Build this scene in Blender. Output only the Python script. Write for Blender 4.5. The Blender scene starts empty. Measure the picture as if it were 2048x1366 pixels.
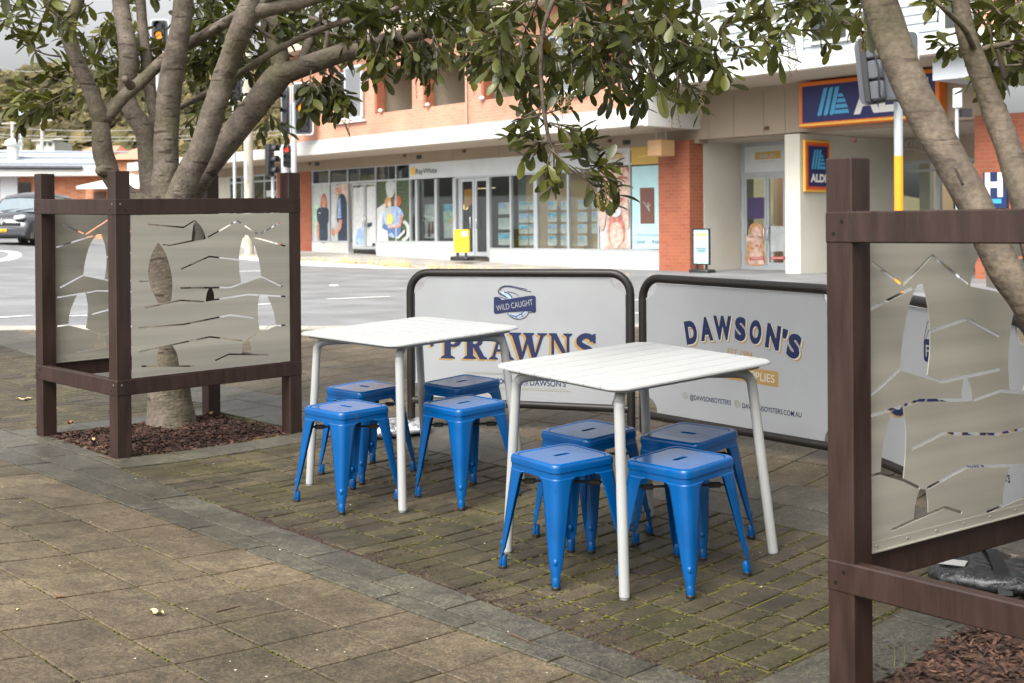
import bpy, math, random
from mathutils import Vector, Matrix, noise
from mathutils.geometry import delaunay_2d_cdt
random.seed(11)
R = math.radians
SC = bpy.context.scene
COL = SC.collection
rnd = random.uniform

# ------------------------------------------------------------------ camera model (pose recovered from the photograph)
CF, CCY, CPI, CRO, CH = 2603.03, 469.263, 0.0047, 0.0075, 1.1899
_r = Vector((1, 0, 0)); _up = Vector((0, math.sin(CPI), math.cos(CPI))); _fw = Vector((0, math.cos(CPI), -math.sin(CPI)))
CR = math.cos(CRO)*_r - math.sin(CRO)*_up
CU = math.sin(CRO)*_r + math.cos(CRO)*_up
def ray(px, py):
    return CR*((px-1024)/CF) - CU*((py-CCY)/CF) + _fw
def at(px, py, d):
    """point seen at a photo pixel, at depth d metres"""
    v = ray(px, py); return Vector((0, 0, CH)) + v*(d/v.y)
def sm(a, b, x):
    t = min(1, max(0, (x-a)/(b-a))); return t*t*(3-2*t)
G = (0.0698, 0.0735, 0.2502, 0.0809, 0.3268)
PA = Vector((-2.1304, 6.9889)); PBq = Vector((.8833, 3.6657)); LAB = (PA-PBq).length
T2d = (PA-PBq).normalized(); N2d = Vector((T2d.y, -T2d.x))
def gz(x, y):
    """height of the plaza / road / far footpath"""
    if y <= 12.9:
        n2 = (x-PA.x)*N2d.x+(y-PA.y)*N2d.y
        if n2 > 2.35: return gz0(x-N2d.x*(n2-2.35), y-N2d.y*(n2-2.35))+.035*(n2-2.35)
        return gz0(x, y)
    return gz0(x, y)
def gz0(x, y):
    xc = min(2.3, max(-2.6, x)); yc = min(9.3, max(2.4, y))
    q = yc-7
    z = G[0]*xc+G[1]*q+.1*G[2]*xc*xc+.1*G[3]*q*q+.1*G[4]*xc*q
    if y > 9.3: z += .072*(min(y, 12.9)-9.3)
    if x > 2.3: z += .02*min(x-2.3, 3)
    if x < -2.6: z += -.01*max(x+2.6, -6)*0
    if y > 12.9:
        w = sm(12.9, 16, y); z = gz(x, 12.9)
        zr = .10 + .055*max(0, -6-x)*min(1, max(0, (y-15)/30)) + .004*max(0, -x)
        z = (z-.12)*(1-w)+zr*w
    return z
def gnorm(x, y):
    e = .15
    return Vector((-(gz(x+e, y)-gz(x-e, y))/(2*e), -(gz(x, y+e)-gz(x, y-e))/(2*e), 1)).normalized()
def on_ground(px, py):
    v = ray(px, py); a = 1.5
    while a < 90 and CH+v.z*a > gz(v.x*a, v.y*a): a *= 1.02
    lo, hi = a/1.02, a
    for _ in range(40):
        k = (lo+hi)/2
        if CH+v.z*k > gz(v.x*k, v.y*k): lo = k
        else: hi = k
    return v.x*lo, v.y*lo

# ------------------------------------------------------------------ scene helpers
def tag(o, label=None, cat=None, group=None, kind=None):
    if label: o['label'] = label
    if cat: o['category'] = cat
    if group: o['group'] = group
    if kind: o['kind'] = kind
    return o
def empty(name, loc=(0, 0, 0), rz=0, mat=None):
    o = bpy.data.objects.new(name, None); COL.objects.link(o); o.empty_display_size = .2
    if mat is not None: o.matrix_world = mat
    else:
        o.location = loc; o.rotation_euler = (0, 0, rz)
    return o
def ground_matrix(x, y, rz, dz=0, tilt=1.0):
    n = Vector((0, 0, 1)).lerp(gnorm(x, y), tilt).normalized()
    q = Vector((0, 0, 1)).rotation_difference(n)
    return Matrix.Translation((x, y, gz(x, y)+dz)) @ q.to_matrix().to_4x4() @ Matrix.Rotation(rz, 4, 'Z')
KIDS = {}
def copy_tree(o, parent=None):
    c = o.copy(); COL.objects.link(c)
    if parent: c.parent = parent; KIDS.setdefault(parent.name, []).append(c)
    for ch in list(KIDS.get(o.name, [])): copy_tree(ch, c)
    return c

class MB:
    def __init__(s): s.v = []; s.f = []; s.m = []; s.tone = None
    def add(s, vs, fs, mi=0, M=None):
        b = len(s.v)
        for p in vs:
            p = Vector(p); s.v.append(M @ p if M is not None else p)
        for f in fs: s.f.append([b+i for i in f]); s.m.append(mi)
        return s
    def box(s, x0, x1, y0, y1, z0, z1, mi=0, M=None, bev=0):
        if x1 < x0: x0, x1 = x1, x0
        if y1 < y0: y0, y1 = y1, y0
        if z1 < z0: z0, z1 = z1, z0
        if bev <= 0:
            vs = [(x, y, z) for z in (z0, z1) for x, y in ((x0, y0), (x1, y0), (x1, y1), (x0, y1))]
            return s.add(vs, [(3, 2, 1, 0), (4, 5, 6, 7), (0, 1, 5, 4), (1, 2, 6, 5), (2, 3, 7, 6), (3, 0, 4, 7)], mi, M)
        b = min(bev, (x1-x0)*.45, (y1-y0)*.45, (z1-z0)*.45)
        vs = []; idx = {}
        for ix, X in enumerate((x0, x1)):
            for iy, Y in enumerate((y0, y1)):
                for iz, Z in enumerate((z0, z1)):
                    sx, sy, sz = (1, -1)[ix], (1, -1)[iy], (1, -1)[iz]
                    for ax in range(3):
                        p = [X+sx*b, Y+sy*b, Z+sz*b]; p[ax] = (X, Y, Z)[ax]
                        idx[ix, iy, iz, ax] = len(vs); vs.append(p)
        F = []
        I = lambda a, b_, c, ax: idx[a, b_, c, ax]
        for k in (0, 1):
            F.append([I(k, 0, 0, 0), I(k, 1, 0, 0), I(k, 1, 1, 0), I(k, 0, 1, 0)])
            F.append([I(0, k, 0, 1), I(1, k, 0, 1), I(1, k, 1, 1), I(0, k, 1, 1)])
            F.append([I(0, 0, k, 2), I(1, 0, k, 2), I(1, 1, k, 2), I(0, 1, k, 2)])
        for a in (0, 1):
            for c in (0, 1):
                F.append([I(a, c, 0, 0), I(a, c, 1, 0), I(a, c, 1, 1), I(a, c, 0, 1)])
                F.append([I(a, 0, c, 0), I(a, 1, c, 0), I(a, 1, c, 2), I(a, 0, c, 2)])
                F.append([I(0, a, c, 1), I(1, a, c, 1), I(1, a, c, 2), I(0, a, c, 2)])
                for d in (0, 1): F.append([I(a, c, d, 0), I(a, c, d, 1), I(a, c, d, 2)])
        ctr = Vector(((x0+x1)/2, (y0+y1)/2, (z0+z1)/2))
        G2 = []
        for f in F:
            P = [Vector(vs[i]) for i in f]; n = (P[1]-P[0]).cross(P[2]-P[0])
            G2.append(f if n.dot(sum(P, Vector())/len(P)-ctr) > 0 else f[::-1])
        return s.add(vs, G2, mi, M)
    def tube(s, path, rad, seg=10, mi=0, cap=True, M=None, squash=None):
        path = [Vector(p) for p in path]; n = len(path)
        if not hasattr(rad, '__len__'): rad = [rad]*n
        T = []
        for i in range(n):
            T.append((path[min(i+1, n-1)]-path[max(i-1, 0)]).normalized())
        ref = Vector((0, 0, 1)) if abs(T[0].z) < .9 else Vector((1, 0, 0))
        U = (ref-T[0]*ref.dot(T[0])).normalized(); vs = []
        for i in range(n):
            U = (U-T[i]*U.dot(T[i])).normalized(); W = T[i].cross(U)
            for k in range(seg):
                a = 2*math.pi*k/seg
                vs.append(path[i]+(U*math.cos(a)+W*math.sin(a))*rad[i])
        fs = [(i*seg+k, i*seg+(k+1) % seg, (i+1)*seg+(k+1) % seg, (i+1)*seg+k) for i in range(n-1) for k in range(seg)]
        if cap: fs += [tuple(range(seg))[::-1], tuple((n-1)*seg+k for k in range(seg))]
        return s.add(vs, fs, mi, M)
    def rings(s, rings, mi=0, cap0=False, cap1=False, M=None, closed=True):
        k = len(rings[0]); vs = [p for r in rings for p in r]
        fs = []
        for i in range(len(rings)-1):
            for j in range(k if closed else k-1):
                fs.append((i*k+j, i*k+(j+1) % k, (i+1)*k+(j+1) % k, (i+1)*k+j))
        if cap0: fs.append(tuple(range(k))[::-1])
        if cap1: fs.append(tuple((len(rings)-1)*k+j for j in range(k)))
        return s.add(vs, fs, mi, M)
    def ball(s, c, r, seg=8, rg=5, mi=0, sc=(1, 1, 1), M=None):
        c = Vector(c); rings = []
        for i in range(rg+1):
            a = math.pi*i/rg-math.pi/2
            rr = max(.02, math.cos(a))
            rings.append([c+Vector((math.cos(2*math.pi*k/seg)*rr*r*sc[0], math.sin(2*math.pi*k/seg)*rr*r*sc[1], math.sin(a)*r*sc[2])) for k in range(seg)])
        return s.rings(rings, mi, True, True, M)
    def plate(s, pts2, faces, fr, th=0, mi=0):
        """2-D triangles -> flat or thick plate; fr(u,v,d) maps to 3-D, d = depth behind the front"""
        n = len(pts2); vs = [fr(u, v, 0) for u, v in pts2]
        fs = [tuple(f) for f in faces]
        if th:
            vs += [fr(u, v, th) for u, v in pts2]
            fs += [tuple(n+i for i in reversed(f)) for f in faces]
            cnt = {}
            for f in faces:
                for i in range(len(f)):
                    e = (f[i], f[(i+1) % len(f)]); cnt[e] = cnt.get(e, 0)+1
            for (a, b) in list(cnt):
                if (b, a) not in cnt: fs.append((b, a, a+n, b+n))
        return s.add(vs, fs, mi)
    def build(s, name, mats, parent=None, smooth=None, label=None, M=None):
        me = bpy.data.meshes.new(name)
        me.from_pydata([tuple(p) for p in s.v], [], s.f)
        if not isinstance(mats, (list, tuple)): mats = [mats]
        for m in mats: me.materials.append(m)
        if len(mats) > 1: me.polygons.foreach_set('material_index', s.m)
        if smooth is not None:
            me.shade_smooth()
            if smooth < 180: me.set_sharp_from_angle(angle=R(smooth))
        if s.tone is not None:
            a = me.attributes.new('tone', 'FLOAT', 'POINT'); a.data.foreach_set('value', s.tone)
        me.update()
        o = bpy.data.objects.new(name, me); COL.objects.link(o)
        if M is not None: o.matrix_world = M
        if parent is not None:
            o.parent = parent; KIDS.setdefault(parent.name, []).append(o)
        if label: o['label'] = label
        return o

def ccw(P):
    a = sum(P[i][0]*P[(i+1) % len(P)][1]-P[(i+1) % len(P)][0]*P[i][1] for i in range(len(P)))
    return list(P) if a > 0 else list(reversed(P))
def union2(polys, holes=()):
    """2-D union of polygons minus holes -> (points, triangles)"""
    vs = []; fs = []
    for P in list(polys)+list(holes):
        P = ccw(P); fs.append(list(range(len(vs), len(vs)+len(P)))); vs += [Vector((p[0], p[1])) for p in P]
    v, e, f, ov, oe, of = delaunay_2d_cdt(vs, [], fs, 1, 1e-6)
    np_ = len(polys); out = []
    for t, src in zip(f, of):
        if src and not any(k >= np_ for k in src): out.append(list(t))
    out2 = []
    for t in out:
        P = [v[i] for i in t]
        a = sum(P[i].x*P[(i+1) % len(P)].y-P[(i+1) % len(P)].x*P[i].y for i in range(len(P)))
        out2.append(t if a > 0 else t[::-1])
    return [(p.x, p.y) for p in v], out2
def stroke(path, w, w2=None):
    """polyline -> ribbon polygon (one outline)"""
    P = [Vector((p[0], p[1])) for p in path]; n = len(P); L = []; Rr = []
    for i in range(n):
        a = (P[i]-P[i-1]).normalized() if i else None
        b = (P[i+1]-P[i]).normalized() if i < n-1 else None
        if a is None: a = b
        if b is None: b = a
        t = (a+b).normalized() if (a+b).length > 1e-6 else a
        nn = Vector((-t.y, t.x)); k = 1/max(.5, nn.dot(Vector((-a.y, a.x))))
        ww = w if w2 is None else w+(w2-w)*i/(n-1)
        L.append(P[i]+nn*ww*k/2); Rr.append(P[i]-nn*ww*k/2)
    return [tuple(p) for p in L]+[tuple(p) for p in reversed(Rr)]
def spline(P, n=6, closed=False):
    out = []; N = len(P)
    rng = range(N) if closed else range(N-1)
    for i in rng:
        if closed: p0, p1, p2, p3 = P[i-1], P[i], P[(i+1) % N], P[(i+2) % N]
        else: p0, p1, p2, p3 = P[max(i-1, 0)], P[i], P[i+1], P[min(i+2, N-1)]
        for k in range(n):
            t = k/n
            out.append(tuple(.5*((2*p1[j])+(-p0[j]+p2[j])*t+(2*p0[j]-5*p1[j]+4*p2[j]-p3[j])*t*t+(-p0[j]+3*p1[j]-3*p2[j]+p3[j])*t**3) for j in range(len(p1))))
    if not closed: out.append(tuple(P[-1]))
    return out
def ell(cx, cy, rx, ry, n=18, a0=0, a1=360):
    m = n if a1-a0 >= 360 else n+1
    return [(cx+rx*math.cos(R(a0+(a1-a0)*i/n)), cy+ry*math.sin(R(a0+(a1-a0)*i/n))) for i in range(m)]
def rrect(x0, y0, x1, y1, r, n=4):
    P = []
    for cx, cy, a in ((x1-r, y1-r, 0), (x0+r, y1-r, 90), (x0+r, y0+r, 180), (x1-r, y0+r, 270)):
        P += [(cx+r*math.cos(R(a+90*i/n)), cy+r*math.sin(R(a+90*i/n))) for i in range(n+1)]
    return P
_txt = {}
def text2(body, height=1.0, sx=1.0, bold=0.0, width=None, spacing=1.0, shear=0):
    """lettering as flat triangles: cap height 'height', optional total width; centred on (0,0) baseline-mid"""
    key = (body, bold, spacing, shear)
    if key not in _txt:
        cu = bpy.data.curves.new('t', 'FONT'); cu.body = body; cu.size = 1; cu.offset = bold; cu.space_character = spacing; cu.shear = shear
        cu.resolution_u = 4
        o = bpy.data.objects.new('t', cu); COL.objects.link(o)
        dg = bpy.context.evaluated_depsgraph_get(); me = bpy.data.meshes.new_from_object(o.evaluated_get(dg))
        v = [(p.co.x, p.co.y) for p in me.vertices]; f = [list(p.vertices) for p in me.polygons]
        bpy.data.objects.remove(o); bpy.data.curves.remove(cu); bpy.data.meshes.remove(me)
        _txt[key] = (v, f)
    v, f = _txt[key]
    x0 = min(p[0] for p in v); x1 = max(p[0] for p in v)
    k = height/.73; kx = width/(x1-x0) if width else k*sx
    out = [((p[0]-(x0+x1)/2)*kx, p[1]*k) for p in v]
    ff = []
    for t in f:
        a = sum(out[t[i]][0]*out[t[(i+1) % len(t)]][1]-out[t[(i+1) % len(t)]][0]*out[t[i]][1] for i in range(len(t)))
        ff.append(t if a > 0 else t[::-1])
    return out, ff

# ------------------------------------------------------------------ materials
def _n(nt, typ, **kw):
    n = nt.nodes.new(typ)
    for k, v in kw.items(): setattr(n, k, v)
    return n
def mat(name, col, rough=.5, metal=0.0, var=.12, scale=6.0, bump=0.0, bscale=60.0, spec=.5, coat=0.0, col2=None, dist=.002, detail=6, rvar=0.0, stretch=None, tone=0.0, mask=(.35, .65), emit=None, trans=0.0):
    m = bpy.data.materials.new(name); m.use_nodes = True; nt = m.node_tree; b = nt.nodes['Principled BSDF']; L = nt.links.new
    b.inputs['Roughness'].default_value = rough; b.inputs['Metallic'].default_value = metal
    b.inputs['Specular IOR Level'].default_value = spec; b.inputs['Coat Weight'].default_value = coat
    tc = _n(nt, 'ShaderNodeTexCoord'); vec = tc.outputs['Object']
    if stretch:
        mp = _n(nt, 'ShaderNodeMapping'); mp.inputs['Scale'].default_value = stretch; L(vec, mp.inputs[0]); vec = mp.outputs[0]
    c1 = [c*(1-var) for c in col]+[1]; c2 = [min(1, c*(1+var)) for c in (col2 or col)]+[1]
    nz = _n(nt, 'ShaderNodeTexNoise'); nz.inputs['Scale'].default_value = scale; nz.inputs['Detail'].default_value = detail; L(vec, nz.inputs['Vector'])
    rp = _n(nt, 'ShaderNodeValToRGB'); rp.color_ramp.elements[0].color = c1; rp.color_ramp.elements[1].color = c2
    rp.color_ramp.elements[0].position = mask[0]; rp.color_ramp.elements[1].position = mask[1]
    L(nz.outputs[0], rp.inputs[0]); out = rp.outputs[0]
    if tone:
        at_ = _n(nt, 'ShaderNodeAttribute', attribute_name='tone'); mr = _n(nt, 'ShaderNodeMapRange')
        mr.inputs[3].default_value = 1-tone; mr.inputs[4].default_value = 1+tone; L(at_.outputs['Fac'], mr.inputs[0])
        mx = _n(nt, 'ShaderNodeVectorMath', operation='SCALE'); L(out, mx.inputs[0]); L(mr.outputs[0], mx.inputs[3]); out = mx.outputs[0]
    L(out, b.inputs['Base Color'])
    if rvar:
        mr = _n(nt, 'ShaderNodeMapRange'); mr.inputs[3].default_value = max(.02, rough-rvar); mr.inputs[4].default_value = min(1, rough+rvar)
        mr.inputs[1].default_value = .3; mr.inputs[2].default_value = .7
        L(nz.outputs[0], mr.inputs[0]); L(mr.outputs[0], b.inputs['Roughness'])
    if bump:
        n2 = _n(nt, 'ShaderNodeTexNoise'); n2.inputs['Scale'].default_value = bscale; n2.inputs['Detail'].default_value = 5; L(vec, n2.inputs['Vector'])
        bp = _n(nt, 'ShaderNodeBump'); bp.inputs['Strength'].default_value = bump; bp.inputs['Distance'].default_value = dist
        L(n2.outputs[0], bp.inputs['Height']); L(bp.outputs[0], b.inputs['Normal'])
    if emit:
        b.inputs['Emission Color'].default_value = (*emit[:3], 1); b.inputs['Emission Strength'].default_value = emit[3]
    if trans: b.inputs['Transmission Weight'].default_value = trans
    return m
def brick_mat(name, c1, c2, mortar, bw=.24, bh=.086, rough=.8):
    m = bpy.data.materials.new(name); m.use_nodes = True; nt = m.node_tree; b = nt.nodes['Principled BSDF']; L = nt.links.new
    tc = _n(nt, 'ShaderNodeTexCoord'); sp = _n(nt, 'ShaderNodeSeparateXYZ'); L(tc.outputs['Object'], sp.inputs[0])
    ad = _n(nt, 'ShaderNodeMath', operation='ADD'); L(sp.outputs[0], ad.inputs[0]); L(sp.outputs[1], ad.inputs[1])
    cb = _n(nt, 'ShaderNodeCombineXYZ'); L(ad.outputs[0], cb.inputs[0]); L(sp.outputs[2], cb.inputs[1])
    br = _n(nt, 'ShaderNodeTexBrick'); br.inputs['Scale'].default_value = 1; br.inputs['Brick Width'].default_value = bw; br.inputs['Row Height'].default_value = bh
    br.inputs['Mortar Size'].default_value = .007; br.inputs['Color1'].default_value = (*c1, 1); br.inputs['Color2'].default_value = (*c2, 1); br.inputs['Mortar'].default_value = (*mortar, 1)
    L(cb.outputs[0], br.inputs['Vector'])
    nz = _n(nt, 'ShaderNodeTexNoise'); nz.inputs['Scale'].default_value = .8; nz.inputs['Detail'].default_value = 6; L(tc.outputs['Object'], nz.inputs['Vector'])
    mr = _n(nt, 'ShaderNodeMapRange'); mr.inputs[1].default_value = .3; mr.inputs[2].default_value = .7; mr.inputs[3].default_value = .85; mr.inputs[4].default_value = 1.15; L(nz.outputs[0], mr.inputs[0])
    mx = _n(nt, 'ShaderNodeVectorMath', operation='SCALE'); L(br.outputs[0], mx.inputs[0]); L(mr.outputs[0], mx.inputs[3]); L(mx.outputs[0], b.inputs['Base Color'])
    b.inputs['Roughness'].default_value = rough
    bp = _n(nt, 'ShaderNodeBump'); bp.inputs['Strength'].default_value = .4; bp.inputs['Distance'].default_value = .006; bp.invert = True
    L(br.outputs['Fac'], bp.inputs['Height']); L(bp.outputs[0], b.inputs['Normal'])
    return m
def glass_mat(name, tint=(.75, .8, .8), body=.35):
    """window glass: lets the room show, with a fresnel reflection of the street"""
    m = bpy.data.materials.new(name); m.use_nodes = True; nt = m.node_tree; L = nt.links.new; nt.nodes.clear()
    out = _n(nt, 'ShaderNodeOutputMaterial'); tr = _n(nt, 'ShaderNodeBsdfTransparent'); tr.inputs[0].default_value = (*tint, 1)
    gl = _n(nt, 'ShaderNodeBsdfGlossy'); gl.inputs['Roughness'].default_value = .03; gl.inputs[0].default_value = (.95, .97, 1, 1)
    lw = _n(nt, 'ShaderNodeLayerWeight'); lw.inputs[0].default_value = .5
    fr = _n(nt, 'ShaderNodeMath', operation='POWER'); fr.inputs[1].default_value = 3.0; L(lw.outputs['Facing'], fr.inputs[0])
    nz = _n(nt, 'ShaderNodeTexNoise'); nz.inputs['Scale'].default_value = 1.5; tc = _n(nt, 'ShaderNodeTexCoord'); L(tc.outputs['Object'], nz.inputs['Vector'])
    bp = _n(nt, 'ShaderNodeBump'); bp.inputs['Strength'].default_value = .04; L(nz.outputs[0], bp.inputs['Height']); L(bp.outputs[0], gl.inputs['Normal'])
    mu = _n(nt, 'ShaderNodeMath', operation='MULTIPLY_ADD'); mu.inputs[1].default_value = .5; mu.inputs[2].default_value = body*.14; mu.use_clamp = True; L(fr.outputs[0], mu.inputs[0])
    mx = _n(nt, 'ShaderNodeMixShader'); L(mu.outputs[0], mx.inputs[0]); L(tr.outputs[0], mx.inputs[1]); L(gl.outputs[0], mx.inputs[2]); L(mx.outputs[0], out.inputs[0])
    return m
def flat(name, col, rough=.6, **k): return mat(name, col, rough=rough, var=k.pop('var', .04), scale=k.pop('scale', 3), **k)
# ------------------------------------------------------------------ paving
def paver_mat(name, ca, cb, moss=.3, mosscol=(.075, .08, .018), speck=.25, rough=.62, tone=.22, dirt=(.030, .022, .015), dirtamt=.5):
    m = bpy.data.materials.new(name); m.use_nodes = True; nt = m.node_tree; b = nt.nodes['Principled BSDF']; L = nt.links.new
    tc = _n(nt, 'ShaderNodeTexCoord'); v = tc.outputs['Object']
    def nz(s, d=6, rgh=.6):
        q = _n(nt, 'ShaderNodeTexNoise'); q.inputs['Scale'].default_value = s; q.inputs['Detail'].default_value = d; q.inputs['Roughness'].default_value = rgh; L(v, q.inputs['Vector']); return q.outputs[0]
    def ramp(x, lo, hi, a=0.0, c=1.0):
        q = _n(nt, 'ShaderNodeMapRange'); q.inputs[1].default_value = lo; q.inputs[2].default_value = hi; q.inputs[3].default_value = a; q.inputs[4].default_value = c; L(x, q.inputs[0]); return q.outputs[0]
    def mix(f, a, c):
        q = _n(nt, 'ShaderNodeMix', data_type='RGBA'); L(f, q.inputs[0])
        for i, s in ((6, a), (7, c)):
            if isinstance(s, tuple): q.inputs[i].default_value = (*s, 1)
            else: L(s, q.inputs[i])
        return q.outputs[2]
    c = mix(ramp(nz(5), .3, .7), ca, cb)
    at_ = _n(nt, 'ShaderNodeAttribute', attribute_name='tone')
    sc = _n(nt, 'ShaderNodeVectorMath', operation='SCALE'); L(c, sc.inputs[0]); L(ramp(at_.outputs['Fac'], 0, 1, 1-tone, 1+tone), sc.inputs[3])
    sp = _n(nt, 'ShaderNodeVectorMath', operation='SCALE'); L(sc.outputs[0], sp.inputs[0]); L(ramp(nz(260, 2), .3, .72, 1-speck, 1+speck), sp.inputs[3])
    c = sp.outputs[0]
    c = mix(ramp(nz(2.1, 8, .7), .52, .75, 0, dirtamt), c, dirt)
    c = mix(ramp(nz(1.3, 9, .75), .47, .68, 0, moss), c, mosscol)
    sk = ramp(nz(420, 1), .74, .78, 0, .55)
    c = mix(sk, c, (.55, .53, .48))
    for s_, lo, hi, a_, b_ in ((.8, .35, .65, .60, 1.15), (85, .40, .60, .66, 1.34), (190, .40, .60, .78, 1.22), (22, .38, .64, .80, 1.15), (6, .38, .64, .86, 1.12)):
        q = _n(nt, 'ShaderNodeVectorMath', operation='SCALE'); L(c, q.inputs[0]); L(ramp(nz(s_, 4), lo, hi, a_, b_), q.inputs[3]); c = q.outputs[0]
    L(c, b.inputs['Base Color'])
    L(ramp(nz(3.0), .3, .7, rough-.12, rough+.16), b.inputs['Roughness'])
    bp = _n(nt, 'ShaderNodeBump'); bp.inputs['Strength'].default_value = .55; bp.inputs['Distance'].default_value = .003
    L(nz(190, 4), bp.inputs['Height']); L(bp.outputs[0], b.inputs['Normal'])
    return m
MP = paver_mat('big_paver', (.086, .064, .037), (.130, .098, .058), moss=.3, mosscol=(.085, .075, .025), tone=.24, dirtamt=.5)
MS = paver_mat('granite_strip', (.064, .057, .041), (.094, .085, .062), moss=.22, mosscol=(.07, .068, .03), speck=.5, tone=.16, rough=.5, dirtamt=.5)
MB_ = paver_mat('clay_brick', (.038, .029, .015), (.085, .064, .034), moss=.9, mosscol=(.044, .040, .006), tone=.34, dirtamt=.75)
MJ = mat('mossy_joint', (.022, .016, .009), rough=.95, var=.25, scale=2.2, col2=(.085, .074, .008), bump=.8, bscale=150, dist=.006, mask=(.34, .5))
GO = Vector((-2.0153, 6.1587)); GPH = -.7924
GT = Vector((-math.cos(GPH), -math.sin(GPH))); GN = Vector((-math.sin(GPH), math.cos(GPH)))
def g1(n, t): return GO+GN*n+GT*t
def g2(n, t): return PA+N2d*n+T2d*t
def to1(p): q = p-GO; return q.dot(GN), q.dot(GT)
def to2(p): q = p-PA; return q.dot(N2d), q.dot(T2d)
class Pav(MB):
    def __init__(s): super().__init__(); s.tone = []
    def paver(s, Q, gap=.009, bev=.004, lift=0):
        c = sum((Vector(q) for q in Q), Vector((0, 0)))/len(Q)
        tone = min(1, max(0, random.gauss(.5, .24))); dz = rnd(-.0018, .0018)+lift
        def ins(d):
            out = []; n = len(Q)
            for i in range(n):
                p = Vector(Q[i]); a = (Vector(Q[i-1])-p).normalized(); b = (Vector(Q[(i+1) % n])-p).normalized()
                sn = abs(a.x*b.y-a.y*b.x); out.append(p+(a+b)*(d/max(.3, sn)))
            return out
        A = ins(gap/2); B = ins(gap/2+bev); n = len(Q)
        vs = [(p.x, p.y, gz(p.x, p.y)-.016) for p in A]+[(p.x, p.y, gz(p.x, p.y)-bev*.7+dz) for p in A]+[(p.x, p.y, gz(p.x, p.y)+dz) for p in B]
        fs = [tuple(range(2*n, 3*n))]
        for k in (0, 1):
            for i in range(n): fs.append((k*n+i, k*n+(i+1) % n, (k+1)*n+(i+1) % n, (k+1)*n+i))
        s.add(vs, fs); s.tone += [tone]*len(vs)
def inb(p): return 1.2 < p.y < 12.85 and -9.5 < p.x < 5.2
pv = Pav(); st = Pav(); bk = Pav()
D1, E1 = .3013, .2608
for i in range(0, 22):
    for k in range(-26, 40):
        n0, n1 = -(i+1)*D1, -i*D1; t0, t1 = -k*E1-E1, -k*E1
        Q = [g1(n0, t0), g1(n1, t0), g1(n1, t1), g1(n0, t1)]
        if inb(sum(Q, Vector((0, 0)))/4): pv.paver(ccw(Q))
def edge1(t):
    """n coordinate (paver frame) of the brick edge n2 = -.10 at a given t"""
    p0 = g1(0, t); a = to2(p0)[0]; return (-.10-a)/GN.dot(N2d)
def band1(t): return min(.165+.026*t, edge1(t)-.12)
for k in range(-20, 20):
    for lo, hi, off in ((band1, edge1, .1), (lambda t: 0.0, band1, -.07)):
        t0 = k*.42+off; t1 = t0+.42
        Q = [g1(lo(t0), t0), g1(hi(t0), t0), g1(hi(t1), t1), g1(lo(t1), t1)]
        if inb(sum(Q, Vector((0, 0)))/4) and hi(t0)-lo(t0) > .03: st.paver(ccw(Q), gap=.010, bev=.003)
    t0 = k*.42+.1; t1 = t0+.42
    for a, b, off in ((1.32, 1.55, .05), (1.55, 1.80, .2)):
        Q = [g2(a, t0+off), g2(b, t0+off), g2(b, t1+off), g2(a, t1+off)]
        if inb(sum(Q, Vector((0, 0)))/4): st.paver(ccw(Q), gap=.005, bev=.003)
BEDA = 1.0055; BEDB = 1.1978
for (ta, tb) in ((-.25, 0), (BEDA, BEDA+.25), (-LAB, -LAB+.25), (-LAB-BEDA-.25, -LAB-BEDA)):
    n = -.10
    while n < 1.30:
        b = min(n+.42, 1.32); Q = [g2(n, ta), g2(b, ta), g2(b, tb), g2(n, tb)]; st.paver(ccw(Q), gap=.005, bev=.003, lift=.004); n = b
for t0 in (0, -LAB-BEDA):                                   # edges of the two beds along the path and behind
    for k in range(3):
        a = t0+k*BEDA/3; b = t0+(k+1)*BEDA/3
        for n0, n1 in ((-.10, .0), (BEDB, 1.32)):
            st.paver(ccw([g2(n0, a), g2(n1, a), g2(n1, b), g2(n0, b)]), gap=.005, bev=.003, lift=.003)
t = -.25; row = 0
while t > -LAB+.26:
    t1 = max(t-.0965, -LAB+.25); off = -.10+(.05 if row % 5 == 3 else 0)-.0
    n = -.10
    for k in range(7):
        n1 = min(1.32, -.10+(k+1)*.2029)
        bk.paver(ccw([g2(n, t1), g2(n1, t1), g2(n1, t), g2(n, t)]), gap=.012, bev=.005, lift=rnd(-.002, .002)); n = n1
    t = t1; row += 1
for t0, t1, sgn in ((BEDA+.25, 9, 1), (-LAB-BEDA-.25, -9, -1)):  # brick paving continues past the beds
    t = t0
    while abs(t) < abs(t1):
        b = t+sgn*.0965
        n = -.10
        for k in range(7):
            n1 = -.10+(k+1)*.2029; Q = [g2(n, t), g2(n1, t), g2(n1, b), g2(n, b)]
            if inb(sum(Q, Vector((0, 0)))/4): bk.paver(ccw(Q), gap=.009, bev=.007)
            n = n1
        t = b
for i in range(0, 40):
    for k in range(-40, 40):
        n0 = 1.80+i*D1; t0 = k*E1
        Q = [g2(n0, t0), g2(n0+D1, t0), g2(n0+D1, t0+E1), g2(n0, t0+E1)]
        c = sum(Q, Vector((0, 0)))/4
        if inb(c) and c.y < 12.7: pv.paver(ccw(Q))
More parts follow.
